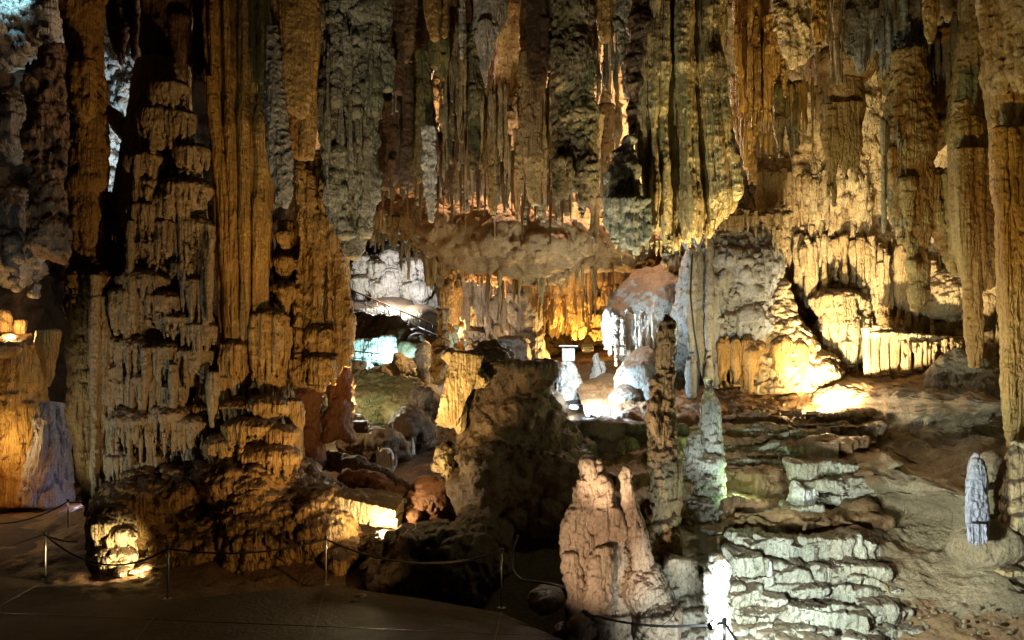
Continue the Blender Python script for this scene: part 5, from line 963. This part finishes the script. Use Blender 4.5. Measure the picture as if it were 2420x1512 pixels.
# pedestal with a little table top, on the white mound
c = P(1343, 852, 24)
e = empty('pedestal', c, 'little blue white pedestal with a flat top on the white mound', 'pedestal')
put('block', raw_mesh(*box(c + Vector((0, 0, .17)), (.36, .3, .36))), 'whitepaint', parent=e, smooth=False)
put('table_top', raw_mesh(*box(c + Vector((0, 0, .43)), (.56, .4, .03))), 'whitepaint', parent=e, smooth=False)
for q in (-1, 1): put('leg', raw_mesh(*cyl(c + Vector((q*.14, 0, .34)), c + Vector((q*.14, 0, .42)), .02)), 'steel', parent=e)
def cable(lb, pts, r=.02, mat='cable'):
    q = [(*P(*p), r, r) for p in pts]
    return put('cable', raw_mesh(*tube(q, 8, .06)), mat, lb, 'cable')
cable('dark cable looping down into the black pit', [(1225, 1265, 13.6), (1213, 1300, 13.6), (1210, 1340, 13.4), (1232, 1370, 13), (1290, 1378, 12.7), (1340, 1388, 12.6)], .02)
cable('thin cable running down the white flowstone to the rope', [(1558, 1350, 12.3), (1575, 1380, 12), (1592, 1400, 11.8), (1598, 1440, 11.7), (1586, 1462, 11.6), (1560, 1480, 11.5)], .008)
cable('thin black cable hanging down the side of the round rock', [(1636, 600, 20.8), (1632, 700, 20.7), (1640, 780, 20.7), (1652, 860, 20.6), (1648, 930, 20.4)], .025)
cable('thin cable on the dark soil left of the platform floodlight', [(1720, 955, 20.2), (1760, 970, 19.8), (1820, 978, 19.5), (1900, 985, 19.3)], .015)

# the distant staircase
def stairs():
    A = P(818, 722, 44); B = P(1040, 822, 38); e = empty('staircase', A, 'distant stone staircase with handrails in the grey chamber', 'staircase')
    n = 22; dv = (B - A)/n; w = Vector((.35, 1.3, 0))
    L = [box(A + dv*(i+.5) + w*.5 + Vector((0, 0, -.25)), (abs(dv.x)*1.3, 1.5, .5), (0, 0, math.atan2(-dv.x*0 + .0, 1))) for i in range(n)]
    put('steps', raw_mesh(*join(L)), 'whitepaint', parent=e, smooth=False)
    for k, off in enumerate((Vector((0, -.35, 0)), Vector((.2, .9, 0)))):
        a = A + off; b = B + off
        put('handrail', raw_mesh(*hz(a + Vector((0, 0, .95)), b + Vector((0, 0, .95)), .035)), 'wood', parent=e)
        put('lower_rail', raw_mesh(*hz(a + Vector((0, 0, .5)), b + Vector((0, 0, .5)), .02)), 'steel', parent=e)
        for i in range(0, 9):
            q = a.lerp(b, i/8); put('baluster', raw_mesh(*cyl(q - Vector((0, 0, .2)), q + Vector((0, 0, .95)), .022)), 'black', parent=e)
stairs()
def lowrail():
    A = P(818, 828, 36); B = P(900, 836, 35); e = empty('railing', A, 'short metal railing below the staircase by the white flowstone bank', 'railing')
    put('top_rail', raw_mesh(*hz(A, B, .03)), 'wood', parent=e)
    put('lower_rail', raw_mesh(*hz(A - Vector((0, 0, .3)), B - Vector((0, 0, .3)), .02)), 'wood', parent=e)
    for i in range(5):
        q = A.lerp(B, i/4); put('upright', raw_mesh(*cyl(q - Vector((0, 0, .6)), q, .02)), 'black', parent=e)
lowrail()
# loose stones
def stones(lb, group, n, ur, vr, dfun, s, mat, rs):
    R = random.Random(rs); base = []
    for i in range(4):
        me = raw_mesh(*ell((0, 0, 0), (1, .8, .6), nu=16, nv=10)); displace(me, [('lump', .3, 1.1, 3), ('ridge', .12, 2)], i*5. + rs); me.materials.append(MAT[mat]); me.shade_smooth(); base.append(me)
    for i in range(n):
        u = R.uniform(*ur); v = R.uniform(*vr); q = dfun(u, v); r = s*R.uniform(.5, 1.5)
        o = bpy.data.objects.new('stone', base[i % 4]); COL.objects.link(o); o.location = (q[0], q[1], q[2] + r*.25); o.scale = (r, r, r); o.rotation_euler = (R.uniform(-.3, .3), R.uniform(-.3, .3), R.uniform(0, 6))
        tag(o, lb, 'stone', group)
def on_terr(u, v):
    if not hasattr(on_terr, 'uv'):
        q = TG.reshape(-1, 3); on_terr.q = q; on_terr.uv = np.stack([q[:, 0]/q[:, 1]*F + CU, CV - (q[:, 2] - CH)/q[:, 1]*F], 1)
    i = np.argmin(((on_terr.uv - (u, v))**2).sum(1)); return on_terr.q[i]
stones('small loose stone in the rubble at the foot of the right slope', 'rubble at the foot of the right slope', 60, (2070, 2400), (1425, 1500), on_terr, .03, 'slope', 5)
stones('small loose stone on the platform around the floodlight', 'stones on the platform', 26, (1720, 2050), (930, 985), on_terr, .05, 'ochre', 6)
def on_ground(u, v): d = 3.55*F/(v-CV); p = P(u, v, d); return p
stones('pebble on the lit sand beside the flowstone foot', 'pebbles on the lit sand', 16, (235, 390), (1350, 1395), lambda u, v: (lambda p: (p.x, p.y, float(zfloor(np.array([[p.x]]), np.array([[p.y]]))[0, 0])))(on_ground(u, v)), .035, 'sand', 7)
print('faces', NV[0], 'script', round(time.time() - T0, 1))
